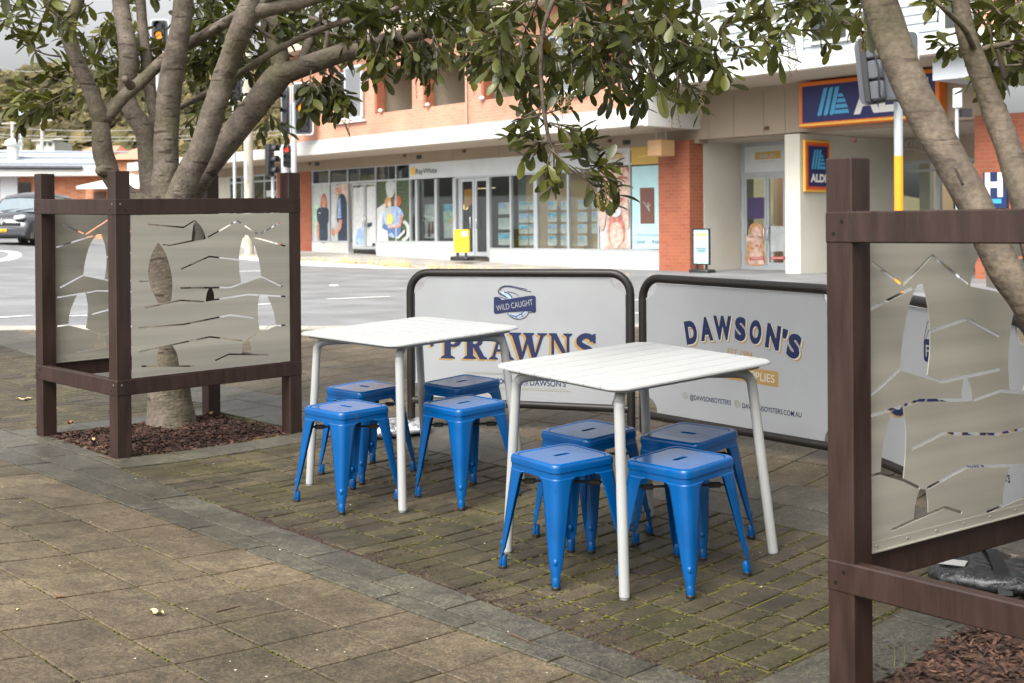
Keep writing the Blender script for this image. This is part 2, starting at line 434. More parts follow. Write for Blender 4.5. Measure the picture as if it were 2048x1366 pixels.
# yellow-green moss tufts in the joints, and soil washed along the edge of the bricks
random.seed(17); ms = MB(); so_ = MB()
def tuft(m, p, r, sc=.45): m.ball((p.x, p.y, gz(p.x, p.y)-.002), r, 6, 3, sc=(1, 1, sc))
for _ in range(6500):
    if random.random() < .6:
        t = -.25-.0965*random.randint(0, 41); n = rnd(-.1, 1.32)
        if random.random() < .5: t += rnd(-.1, .1); n = -.10+.2029*random.randint(0, 7)
        p = g2(n, t+rnd(-.003, .003))
    elif random.random() < .5: p = g1(-D1*random.randint(0, 9)+rnd(-.004, .004), rnd(-4, 2))
    else:
        n = 1.80+D1*random.randint(0, 8); t = rnd(-4.5, 3)
        if random.random() < .5: n += rnd(0, D1); t = round(t/E1)*E1
        p = g2(n+rnd(-.003, .003), t)
    if noise.noise(Vector((p.x*1.5, p.y*1.5, 3)))+.5*noise.noise(Vector((p.x*5, p.y*5, 7))) > .02: tuft(ms, p, rnd(.003, .0105), .25)
for _ in range(3400):
    t = rnd(-4.22, -1.3); w = .03+.16*sm(-1.6, -3.6, t)+.12*noise.noise(Vector((t*3, 0, 5))); n = -.115+abs(random.gauss(0, 1))*max(.01, w)*.55
    if n < .6: tuft(so_, g2(n, t), rnd(.002, .0075), rnd(.3, .7))
tag(ms.build('moss', mat('joint_moss', (.040, .042, .006), rough=1, var=.3, scale=3, col2=(.095, .088, .012), bump=.8, bscale=300)), 'yellow green moss growing in the paving joints', 'moss', kind='stuff')
tag(so_.build('loose_soil', mat('loose_soil', (.035, .020, .013), rough=1, var=.3, scale=40, bump=.8, bscale=200)), 'dark brown soil washed along the edge of the brick paving', 'soil', kind='stuff')
tag(pv.build('paving', MP), kind='structure')
tag(st.build('granite_edging', MS), kind='structure')
tag(bk.build('brick_paving', MB_), kind='structure')
def sheet(x0, x1, y0, y1, nx, ny, fz):
    m = MB(); vs = []
    for j in range(ny+1):
        for i in range(nx+1):
            x = x0+(x1-x0)*i/nx; y = y0+(y1-y0)*j/ny; vs.append((x, y, fz(x, y)))
    fs = [(j*(nx+1)+i, j*(nx+1)+i+1, (j+1)*(nx+1)+i+1, (j+1)*(nx+1)+i) for j in range(ny) for i in range(nx)]
    return m.add(vs, fs)
tag(sheet(-9.6, 5.4, 1, 12.9, 100, 80, lambda x, y: gz(x, y)-.007).build('ground_bed', MJ, smooth=180), kind='structure')
tag(sheet(-900, 900, -700, 900, 8, 8, lambda x, y: -1.6).build('ground', flat('far_ground', (.12, .12, .07))), kind='structure')
M_near = flat('plain_ground', (.16, .13, .1))
# ------------------------------------------------------------------ street
TH = .7071
FT = Vector((-math.sin(TH), math.cos(TH))); FN = Vector((math.cos(TH), math.sin(TH)))
def fac(px, py, n):
    """(a, z) of a photo pixel on the vertical street-parallel plane n metres out; a grows to the right"""
    v = ray(px, py); k = n/(v.x*FN.x+v.y*FN.y)
    return -(v.x*FT.x+v.y*FT.y)*k, CH+v.z*k
def world(a, n, z=0.0): return Vector((-FT.x*a+FN.x*n, -FT.y*a+FN.y*n, z))
FM = Matrix(((-FT.x, FN.x, 0, 0), (-FT.y, FN.y, 0, 0), (0, 0, 1, 0), (0, 0, 0, 1)))   # facade frame: x right, y away, z up
MA = mat('asphalt', (.18, .183, .184), rough=.62, var=.20, scale=.9, bump=.5, bscale=240, dist=.004, rvar=.12, detail=12)
tag(sheet(-70, 50, 12.9, 75, 120, 80, lambda x, y: gz(x, y)).build('road', MA, smooth=180), kind='structure')
kb = MB()
for i in range(60):
    x0 = -14+i*.4; x1 = x0+.4
    for (ya, yb, za, zb) in ((12.55, 12.78, 0, 0.0),):
        vs = []
        for x in (x0+.002, x1-.002):
            vs += [(x, 12.6, gz(x, 12.6)+.006), (x, 12.86, gz(x, 12.86)+.006), (x, 12.92, gz(x, 12.86)-.03), (x, 12.93, gz(x, 12.95)-.3), (x, 12.6, gz(x, 12.6)-.2)]
        kb.add(vs, [(0, 1, 6, 5)[::-1], (1, 2, 7, 6)[::-1], (2, 3, 8, 7)[::-1], (4, 0, 5, 9)[::-1], (0, 1, 2, 3, 4), (5, 6, 7, 8, 9)[::-1]])
tag(kb.build('kerb', mat('concrete_kerb', (.36, .33, .28), rough=.8, var=.2, scale=8, bump=.4)), kind='structure')
WHITE = flat('road_paint', (.82, .82, .8), rough=.6, var=.1, scale=9)
def marking(name, pts, w):
    m = MB(); P = [Vector((p[0], p[1])) for p in pts]
    L_ = []
    for i, p in enumerate(P):
        d = (P[min(i+1, len(P)-1)]-P[max(i-1, 0)]).normalized(); nn = Vector((-d.y, d.x))
        for s in (-1, 1):
            q = p+nn*s*w/2; L_.append((q.x, q.y, gz(q.x, q.y)+.008))
    m.add(L_, [(2*i, 2*i+1, 2*i+3, 2*i+2)[::-1] for i in range(len(P)-1)])
    return tag(m.build(name, WHITE), kind='structure')
def mline(name, p0, p1, w, n=8):
    a = Vector(on_ground(*p0)); b = Vector(on_ground(*p1)); marking(name, [a.lerp(b, i/n) for i in range(n+1)], w)
mline('lane_marking', (655, 599), (780, 594), .13)
mline('lane_marking', (1262, 601), (1320, 599), .13)
mline('lane_marking', (1250, 628), (1330, 625), .13)
mline('edge_marking', (-80, 641), (62, 632), .12); mline('edge_marking', (100, 634), (240, 630), .12)
mline('lane_marking', (470, 613), (560, 607), .13); mline('lane_marking', (430, 545), (560, 541), .14)
marking('turn_marking', [Vector(on_ground(*p)) for p in spline([(-40, 503), (-10, 502), (22, 504), (30, 512), (10, 520), (-30, 524)], 5)], .35)
mr = MB(); x, y = on_ground(668, 572); mr.ball((x, y, gz(x, y)+.01), .06, sc=(1.6, 1, .3)); tag(mr.build('reflective_stud', WHITE, smooth=180), 'small white reflective stud on the asphalt beyond the prawn sign', 'road stud')
# far kerb, verge and footpath (facade frame)
def foot_z(a): return .17-.0235*(a+22.6)*1.0   # ground along the shopfronts
N0 = 24.5
def kerb_z(a): return foot_z(a)-.22
fp = MB()
A0, A1, NA = -75, 6, 81
for n0, n1, f0, f1 in ((20.55, 20.75, lambda a: gz(*world(a, 20.5).xy)-.05, lambda a: kerb_z(a)), (20.75, 21.15, kerb_z, lambda a: kerb_z(a)+.015)):
    pass
def strip(name, n0, n1, f0, f1, m, kind='structure', nn=1):
    q = MB(); vs = []
    for i in range(NA+1):
        a = A0+(A1-A0)*i/NA
        for j in range(nn+1): 
            w = j/nn; vs.append(tuple(world(a, n0+(n1-n0)*w, f0(a)*(1-w)+f1(a)*w)))
    k = nn+1
    q.add(vs, [(i*k+j, (i+1)*k+j, (i+1)*k+j+1, i*k+j+1) for i in range(NA) for j in range(nn)])
    return tag(q.build(name, m, smooth=30), kind=kind)
KW = flat('pale_kerb', (.60, .59, .56), rough=.8, var=.12, scale=2)
strip('far_kerb_face', 20.50, 20.52, lambda a: -.9, kerb_z, KW)
strip('far_kerb', 20.52, 21.05, kerb_z, lambda a: kerb_z(a)+.02, KW)
strip('far_verge', 21.05, 21.75, lambda a: kerb_z(a)+.02, lambda a: kerb_z(a)+.05, mat('dry_verge', (.22, .17, .1), rough=.95, var=.35, scale=3, col2=(.42, .38, .3)))
strip('far_footpath', 21.75, N0+9, lambda a: kerb_z(a)+.05, lambda a: foot_z(a)+.02 if False else foot_z(a), mat('far_footpath', (.33, .31, .28), rough=.8, var=.15, scale=1.2), nn=1)
# ------------------------------------------------------------------ stools
BLUE = mat('blue_gloss_paint', (.0002, .074, .250), rough=.2, var=.08, scale=6, coat=.12, spec=.36, rvar=.05, bump=.05, bscale=9, dist=.006)
BLACK = flat('black_plastic', (.012, .012, .013), rough=.5)
def sq(h, r, z, n=5):
    P = []
    for sx, sy, a in ((1, 1, 0), (-1, 1, 90), (-1, -1, 180), (1, -1, 270)):
        for i in range(n+1):
            P.append((sx*(h-r)+r*math.cos(R(a+90*i/n)), sy*(h-r)+r*math.sin(R(a+90*i/n)), z))
    return P
def stool():
    root = empty('stool')
    s = MB()
    prof = [(.1470, .394), (.1455, .416), (.1485, .4185), (.1480, .436), (.1460, .4440), (.1415, .4492), (.1365, .4503), (.1315, .4490), (.1265, .4468)]
    s.rings([sq(h, .034+(.148-h)*-.2, z) for h, z in prof])
    pts, tri = union2([[(p[0], p[1]) for p in sq(.1265, .038, 0)]], [rrect(-.037, -.0115, .037, .0115, .010, 4)])
    s.plate(pts, tri, lambda u, v, d: Vector((u, v, .4468)))
    hole = rrect(-.037, -.0115, .037, .0115, .010, 4)
    s.rings([[(p[0], p[1], .4468) for p in hole], [(p[0]*.99, p[1]*.97, .437) for p in hole]][::-1])
    s.rings([sq(h, .034, z)[::-1] for h, z in ((.1450, .394), (.1450, .436), (.137, .4445))]); s.add([(-.137, -.137, .4445), (.137, -.137, .4445), (.137, .137, .4445), (-.137, .137, .4445)], [])
    o = s.build('seat', BLUE, root, smooth=40)
    W = [(.396, .098), (.390, .084), (.380, .075), (.360, .070), (.30, .0605), (.20, .046), (.12, .0345), (.075, .0265), (.058, .0195), (.03, .018), (.014, .018)]
    for i in range(4):
        rot = Matrix.Rotation(R(90*i), 4, 'Z'); lg = MB(); rows = []
        for z, w in W:
            h = .1835-(.1835-.1470)*z/.395; r = .017+(.034-.017)*z/.395; q = math.pi/2*r/2
            if z < .062: h -= .004*(1-z/.062)
            row = []
            for k in range(13):
                sg = -w+2*w*k/12
                if abs(sg) <= q: a = R(45)+sg/r; p = (h-r+r*math.cos(a), h-r+r*math.sin(a), z)
                elif sg > 0: p = (h-r-(sg-q), h, z)
                else: p = (h, h-r-(-sg-q), z)
                row.append(rot @ Vector(p))
            rows.append(row)
        lg.rings([r_[::-1] for r_ in rows], closed=False)
        hh = .1835-(.0365)*.10/.395; d = .7071
        c = Vector((hh-.005, hh-.005, .10)); lg.ball(rot @ (c-Vector((.0045, .0045, 0))), .0095, 10, 7, sc=(1, 1, 1.5))
        o = lg.build('leg', BLUE, root, smooth=50)
        md = o.modifiers.new('thick', 'SOLIDIFY'); md.thickness = .0025; md.offset = 0
        dk = MB(); hh = .1835-.0365*.245/.395
        sl_ = MB(); c = rot @ Vector((.1660, .1660, 0)); c2 = rot @ Vector((.1640, .1640, 0)); sl_.tube([(c.x, c.y, .010), (c.x, c.y, .022), (c2.x, c2.y, .046), (c2.x, c2.y, .054)], [.0150, .0155, .0145, .010], 12, cap=True); sl_.build('foot_sleeve', BLUE, o, smooth=50)
        ft = MB(); c = rot @ Vector((.1665, .1665, 0)); ft.tube([(c.x, c.y, 0), (c.x, c.y, .012), (c.x, c.y, .016)], [.0165, .0165, .013], 12)
        ft.build('rubber_foot', BLACK, o, smooth=40)
    br = MB()
    for sgn in (1, -1):
        e = .142; br.tube([(e, e*sgn, .348+.004*sgn), (-e, -e*sgn, .348+.004*sgn)], .005, 8)
        for k in (.62, -.62): 
            c = Vector((e*k, e*k*sgn, .348+.004*sgn)); M_ = Matrix.Translation(c) @ Matrix.Rotation(R(45*sgn), 4, 'Z'); br.box(-.022, .022, -.009, .009, -.010, .010, M=M_, bev=.003)
    br.build('cross_brace', BLACK, root, smooth=30)
    return root
ST = stool(); _first = True
def slot_place(px, py):
    z = .40
    for _ in range(30):
        v = ray(px, py); k = (z-CH)/v.z; x, y = v.x*k, v.y*k; z = gz(x, y)+.448
    return x, y
for px, py, th, lab in (
    (1126, 906, .623, 'glossy blue metal stool at the near table, front left one with a bright sky reflection'),
    (1366, 913, .756, 'glossy blue metal stool nearest the camera, just right of the near table front leg'),
    (1184, 856, .70, 'blue metal stool at the near table, tucked behind its front left stool'),
    (1386, 862, .80+1.571, 'blue metal stool at the near table, back right one by the second banner'),
    (693.5, 811, .80+1.571, 'blue metal stool at the far table, front left one beside the timber planter'),
    (934, 802.5, .70, 'blue metal stool at the far table, front right one overlapping a stool behind'),
    (733.7, 771, .78+1.571, 'blue metal stool at the far table, back left one partly behind the white front leg'),
    (931.7, 760, .72, 'blue metal stool at the far table, back right one touching the prawn banner in view')):
    x, y = slot_place(px, py)
    o = ST if _first else copy_tree(ST); _first = False
    o.matrix_world = ground_matrix(x, y, th)
    tag(o, lab, 'stool', 'blue stools around the two tables')
# ------------------------------------------------------------------ tables
TW = mat('white_powdercoat', (.375, .38, .37), rough=.42, var=.05, scale=2.5, bump=.05, bscale=300)
GL = flat('grey_glide', (.25, .25, .23), rough=.5)
def clip_y(P, lo, hi):
    for sgn, lim in ((1, lo), (-1, -hi)):
        out = []
        for i in range(len(P)):
            a, b = P[i-1], P[i]; fa, fb = sgn*a[1]-lim, sgn*b[1]-lim
            if (fa >= 0) != (fb >= 0):
                t = fa/(fa-fb); out.append((a[0]+(b[0]-a[0])*t, a[1]+(b[1]-a[1])*t))
            if fb >= 0: out.append(b)
        P = out
    return P
def table(name):
    root = empty(name); h = .764; W, L_ = .79, .80
    tp = MB(); O = rrect(-L_/2, -W/2, L_/2, W/2, .075, 8); N = 8
    for i in range(N):
        lo, hi = -W/2+W*i/N+.0024, -W/2+W*(i+1)/N-.0024
        P = clip_y(O, lo, hi); n = len(P); c = (0, (lo+hi)/2)
        ins = lambda d: [(p[0]-math.copysign(min(d, abs(p[0])), p[0]), p[1]+max(-d, min(d, c[1]-p[1]))*.6) for p in P]
        tp.rings([[(p[0], p[1], h-.011) for p in P], [(p[0], p[1], h-.005) for p in P], [(p[0], p[1], h) for p in ins(.005)]], cap0=True, cap1=True)
    tp.build('tabletop', TW, root, smooth=30)
    un = MB(); U = rrect(-L_/2+.02, -W/2+.02, L_/2-.02, W/2-.02, .07, 8)
    un.rings([[(p[0]*.97, p[1]*.97, h-.026) for p in U], [(p[0], p[1], h-.0112) for p in U]], cap0=True, cap1=True); un.build('under_frame', TW, root, smooth=30)
    for sx, sy in ((-1, -1), (1, -1), (1, 1), (-1, 1)):
        f = Vector((sx*.3775, sy*.362, .012)); t = Vector((sx*.335, sy*.318, h-.11)); t2 = Vector((sx*.329, sy*.312, h-.072)); c = Vector((sx*.08, sy*.075, h-.047))
        pth = spline([tuple(f), tuple(f.lerp(t, .5)), tuple(t), tuple(t2), (sx*.312, sy*.295, h-.053), (sx*.275, sy*.258, h-.047)], 5)+[tuple(c)]
        lg = MB(); lg.tube(pth, .0195, 14); o = lg.build('leg', TW, root, smooth=60)
        g = MB(); g.tube([(f.x, f.y, 0), (f.x, f.y, .004), (f.x, f.y, .014)], [.010, .017, .0175], 12); g.build('glide', GL, o, smooth=50)
    return root
tb = table('cafe_table'); tb.matrix_world = ground_matrix(.4892, 5.1288, .6154)
tag(tb, 'white slatted metal table nearest the camera, in front of the second banner', 'table', 'white square cafe tables')
t2_ = copy_tree(tb); t2_.matrix_world = ground_matrix(-.4858, 6.3785, .7339+math.pi/2)
tag(t2_, 'white slatted metal table beside the left timber planter, in front of the prawn banner', 'table', 'white square cafe tables')
# ------------------------------------------------------------------ timber tree guards with cut-out steel panels
TIMB = mat('brown_painted_timber', (.027, .0125, .0085), rough=.5, var=.22, scale=4, bump=.35, bscale=22, dist=.003, stretch=(6, 6, 1.0), rvar=.1)
STEEL = mat('brushed_steel', (.42, .40, .34), rough=.46, metal=.35, var=.12, scale=1.6, bump=.08, bscale=220, dist=.001, stretch=(.25, .25, 9), rvar=.07)
SCREW = flat('dark_screw', (.02, .015, .013), rough=.4, metal=.5)
RIV = flat('grey_rivet', (.3, .3, .27), rough=.4, metal=.6)
SLOTS = [
 [(150, 97), (418, 125), (505, 70)], [(258, 256), (310, 265), (478, 232), (592, 212)], [(605, 205), (710, 150), (850, 76), (1035, 187)], [(1052, 181), (1230, 95)],
 [(975, 203), (1055, 222), (1283, 280)], [(397, 452), (620, 355), (710, 367), (872, 387)], [(390, 600), (795, 602), (885, 570), (1062, 518), (1258, 602)],
 [(655, 697), (710, 690), (945, 658), (1040, 665)], [(120, 752), (390, 697), (577, 710)], [(85, 540), (158, 545)], [(1048, 665), (1285, 677)],
 [(80, 905), (420, 885), (790, 818), (995, 846)], [(1190, 904), (1285, 904)], [(945, 1012), (1050, 958), (1195, 902)], [(85, 1092), (620, 988), (710, 998), (896, 1023)],
 [(665, 1175), (780, 1127), (988, 1132), (1130, 1138)], [(102, 1205), (495, 1215)]]
LENS = [
 spline([(222, 243), (172, 350), (152, 480), (175, 600), (228, 722)], 4)+spline([(325, 702), (333, 560), (315, 440), (284, 335), (240, 255)], 4),
 spline([(505, 68), (548, 112), (575, 160), (592, 212)], 4)+spline([(478, 234), (482, 170), (494, 100)], 4),
 spline([(905, 190), (880, 270), (866, 370), (868, 470), (888, 575)], 4)+[(1062, 520)]+spline([(1052, 440), (1035, 370), (1000, 270), (945, 193)], 4),
 spline([(622, 600), (598, 640), (588, 712)], 3)+spline([(660, 702), (658, 650), (640, 605)], 3),
 spline([(1045, 668), (1030, 760), (1034, 860), (1050, 956)], 4)+spline([(1195, 902), (1175, 790), (1120, 676)], 4),
 spline([(905, 1028), (893, 1070), (890, 1128)], 3)+spline([(988, 1132), (975, 1070), (945, 1014)], 3),
 spline([(228, 1067), (216, 1130), (217, 1212)], 3)+spline([(383, 1210), (365, 1115), (330, 1048)], 3)]
def uvp(x, y):   # photo-crop pixel -> unit square of the panel
    u = (x-34)/(1322-34)
    for _ in range(6):
        top = 26+(18-26)*u; bot = 1297+(1187-1297)*u; v = (y-top)/(bot-top); xl = 32+4*v; xr = 1315+15*v; u = (x-xl)/(xr-xl)
    k = 1.065; u = u*k/(1+(k-1)*u)      # mild perspective along the panel
    return u, 1-v
PW, PH = 1.018, .875
holes = [[(lambda q: (q[0]*PW, q[1]*PH))(uvp(*p)) for p in stroke(s_, 12.5)] for s_ in SLOTS]+[[(lambda q: (q[0]*PW, q[1]*PH))(uvp(*p)) for p in l_] for l_ in LENS]
PANEL = union2([[(0, 0), (PW, 0), (PW, PH), (0, PH)]], holes)
def guard(A, th, label, group, flat_=False):
    b, a, h, p = BEDB, BEDA, 1.5507, .088
    u = Vector((math.cos(th), math.sin(th))); v = Vector((-u.y, u.x)); z = lambda q: gz(q.x, q.y)
    zA, zD, zB = z(A), z(A+u*b), z(A+v*a)
    if flat_: zA = zD = zB
    S = Matrix(((1, 0, 0, 0), (0, 1, 0, 0), ((zD-zA)/b, (zB-zA)/a, 1, 0), (0, 0, 0, 1)))
    root = empty('tree_guard', (A.x, A.y, zA), th); tag(root, label, 'tree guard', group)
    K = h/1.734; r0, r1, r2, r3 = .377*K, .473*K, 1.468*K, 1.566*K
    for x0, y0 in ((0, 0), (b-p, 0), (b-p, a-p), (0, a-p)):
        m = MB(); off = S @ Vector((x0+p/2, y0+p/2, 0)); m.box(x0, x0+p, y0, y0+p, off.z-.12, off.z+h, bev=.004); m.build('post', TIMB, root, smooth=20)
    e = .003; d = .042
    for z0, z1 in ((r0, r1), (r2, r3)):
        for (x0, x1, y0, y1, ends) in ((-.0015, b, -e, d, 'y'), (-e, d, .0005, a, 'x'), (0, b-.002, a-d, a+e, 'Y'), (b-d, b+e, .002, a-.002, 'X')):
            m = MB(); m.box(x0, x1, y0, y1, z0, z1, M=S, bev=.004); o = m.build('rail', TIMB, root, smooth=20)
            if ends in 'yx':
                for k in (0, 1):
                    for j in (0, 1):
                        c = .028+.028*j+((b if ends == 'y' else a)-.085)*k; zz = z0+(z1-z0)*(.68-.38*j); q = MB()
                        P = S @ (Vector((c, -e-.001, zz)) if ends == 'y' else Vector((-e-.001, c, zz)))
                        dr = Vector((0, -1, 0)) if ends == 'y' else Vector((-1, 0, 0))
                        q.tube([P+dr*.0006, P-dr*.004], .0055, 10); q.build('screw', SCREW if (k+j) % 3 else RIV, o, smooth=30)
    for face in (0, 1):
        zz0, x0 = r1+.004, .0905
        pts, tri = PANEL; sx = (b-.176-.0)/PW
        if face == 0: fr = lambda U, V, D: S @ Vector((x0+U*sx, -.002+D, zz0+V*((r2-r1-.006)/PH)))
        else: fr = lambda U, V, D: S @ Vector((b-x0-U*sx, a-.043-D, zz0+V*((r2-r1-.006)/PH)))
        m = MB(); m.plate(pts, tri, fr, .003); o = m.build('steel_panel', STEEL, root)
        an = MB(); yb = a-.050 if face else .004
        an.box(x0, b-x0, yb-.009 if face else yb, yb+.009 if face else yb+.016, r1+.0035, r1+.0065, M=S); an.box(x0, b-x0, a-.0495 if face else .0025, a-.0465 if face else .0045, r1+.0065, r1+.032, M=S)
        o2 = an.build('angle_strip', STEEL, root)
        rv = MB()
        for k in range(7):
            P = S @ Vector((x0+.07+k*(b-2*x0-.14)/6, a-.0495 if face else .005, r1+.019)); dr = Vector((0, -1 if face else 1, 0)); q = MB(); q.ball(P, .005, 8, 5, sc=(1, .5, 1)); q.build('rivet', RIV, o2, smooth=180)
    return root
guard(PA, .7685, 'brown timber tree guard with cut-out steel panels around the left tree', 'timber tree guards with steel panels')
_v = Vector((-math.sin(.7685), math.cos(.7685))); _w = Vector((-math.sin(.67), math.cos(.67)))
guard(PBq-_w*BEDA, .67, 'brown timber tree guard cut off by the right edge of the photo, nearest the camera', 'timber tree guards with steel panels', True)
# ------------------------------------------------------------------ mulch beds
MUL = mat('bark_mulch', (.038, .016, .010), rough=.95, var=.3, scale=30, col2=(.09, .045, .028), tone=.6, bump=.6, bscale=90, dist=.006)
def mulch(A, u, v, label, ex=0.0):
    A = A-u*ex-v*ex; BB, BA = BEDB+2*ex, BEDA+2*ex
    m = MB(); m.tone = []; nx = 26; vs = []
    def hz(s, t): 
        x, y = s*BB, t*BA; p = A+u*x+v*y; ed = min(s, 1-s, t, 1-t)
        return Vector((p.x, p.y, gz(p.x, p.y)-.012+.045*sm(0, .3, ed)+.012*noise.noise(Vector((x*9, y*9, 1)))*sm(0, .1, ed)))
    for j in range(nx+1):
        for i in range(nx+1): vs.append(hz(i/nx, j/nx))
    m.add(vs, [(j*(nx+1)+i, j*(nx+1)+i+1, (j+1)*(nx+1)+i+1, (j+1)*(nx+1)+i) for j in range(nx) for i in range(nx)]); m.tone += [.3]*len(vs)
    for k in range(5200):
        s, t = rnd(.0, 1), rnd(.0, 1); p = hz(s, t)+Vector((0, 0, rnd(.0, .012))); L_ = rnd(.012, .055)*(1.5 if random.random() < .12 else 1); w = rnd(.002, .007)
        a = rnd(0, 6.28); d = Vector((math.cos(a), math.sin(a), rnd(-.35, .35)))*L_; q = Vector((-math.sin(a), math.cos(a), rnd(-.6, .6)))*w; bd = Vector((0, 0, rnd(.001, .007)))
        m.add([p-d/2-q, p-d/2+q, p+q+bd, p-q+bd, p+d/2+q*.6, p+d/2-q*.6], [(0, 1, 2, 3), (3, 2, 4, 5)])
        tn = random.random()**1.5; m.tone += [tn]*6
    tag(m.build('bark_mulch', MUL), label, 'mulch', kind='stuff')
_u = Vector((math.cos(.7685), math.sin(.7685)))
mulch(PA, _u, _v, 'red brown bark mulch around the left tree trunk')
mulch(PBq-_w*BEDA, Vector((_w.y, -_w.x)), _w, 'red brown bark mulch in the bottom right corner', .13)
# fallen leaves and twigs
def dead_leaf(px, py, size, rz, mt, label, curl=.3, dz=.004):
    x, y = on_ground(px, py); m = MB(); vs = []
    for i in range(7):
        s = i/6; w = size*.42*math.sin(math.pi*min(1, s*.93+.05))**.8
        for k in (-1, 0, 1):
            vs.append((size*(s-.5), k*w/1.0*.5, curl*size*(.35*k*k*(.6+.4*math.sin(i*1.7))+.5*(s-.5)**2+.05*math.sin(i*2.1))))
    m.add(vs, [(i*3+k, i*3+k+3, i*3+k+4, i*3+k+1) for i in range(6) for k in (0, 1)])
    o = m.build('fallen_leaf', mt, smooth=180); o.matrix_world = ground_matrix(x, y, rz, dz); tag(o, label, 'leaf', 'dead leaves lying on the ground')
LT = flat('dry_leaf_tan', (.55, .43, .24), rough=.7, var=.2, scale=40); LB = flat('dry_leaf_brown', (.24, .10, .05), rough=.7, var=.25, scale=40); LY = flat('dry_leaf_olive', (.30, .22, .06), rough=.7, var=.2, scale=40)
dead_leaf(312, 1230, .062, 2.6, LT, 'pale tan curled leaf on the big pavers at lower left', .6)
dead_leaf(88, 861, .10, .4, LY, 'olive yellow leaf by the foot of the left planter corner post', .5, .012)
dead_leaf(140, 857, .09, 2.0, LB, 'large red brown leaf at the left end of the mulch bed', .5, .03)
dead_leaf(185, 888, .06, 1.2, LT, 'small tan leaf on the mulch left of the front corner post', .7, .02)
dead_leaf(48, 800, .11, .2, LT, 'long pale leaf on the pavers left of the planter', .3)
dead_leaf(120, 1195, .04, .1, LB, 'small rust strip of leaf on the big pavers at far left', .2)
dead_leaf(33, 1222, .022, .9, LT, 'tiny tan leaf scrap near the left photo edge', .5)
dead_leaf(420, 838, .08, .9, LY, 'olive leaf on the mulch behind the tree trunk', .5, .03)
def twig(pts, r, label):
    m = MB(); P = []
    for px, py in pts:
        x, y = on_ground(px, py); P.append((x, y, gz(x, y)+.005))
    m.tube(P, [r]*(len(P)-1)+[r*.4], 6); tag(m.build('twig', flat('twig_bark', (.09, .055, .035), rough=.8), smooth=60), label, 'twig', 'twigs lying on the paving')
twig([(432, 1226), (455, 1221), (482, 1214)], .003, 'thin brown twig on the big pavers below the stools')
twig([(194, 913), (215, 917), (244, 926)], .004, 'dark twig at the corner of the mulch bed')
twig([(1020, 1270), (1045, 1280), (1068, 1293)], .003, 'thin twig lying along the granite edging')
for k, (px, py) in enumerate(((1788, 1335), (1808, 1330))):
    x, y = on_ground(px, py); m = MB(); z = gz(x, y)
    m.tube([(x, y, z), (x+.004, y, z+.03), (x+.002, y, z+.055)], .0016, 6)
    for s in (-1, 1): m.add([(x, y, z+.053), (x+s*.012, y-.004, z+.066), (x+s*.026, y, z+.072), (x+s*.013, y+.004, z+.06)], [(0, 1, 2, 3)])
    tag(m.build('seedling', flat('seedling_green', (.16, .2, .05))), ('left' if k == 0 else 'right')+' of two tiny green seedlings at the edge of the right mulch bed', 'seedling', 'seedlings beside the mulch')
# small pale chips and bits scattered over the pavers
gr = MB()
for k in range(170):
    px, py = rnd(0, 1640), rnd(900, 1366); x, y = on_ground(px, py); s_ = rnd(.001, .0034)
    gr.ball((x, y, gz(x, y)+s_*.3), s_, 5, 3, sc=(1.4, 1, .5), mi=0 if random.random() < .55 else 1)
tag(gr.build('scattered_grit', [flat('pale_chip', (.6, .57, .5)), flat('dark_chip', (.05, .03, .02))]), 'tiny pale and dark grit scattered over the paving', 'grit', kind='stuff')
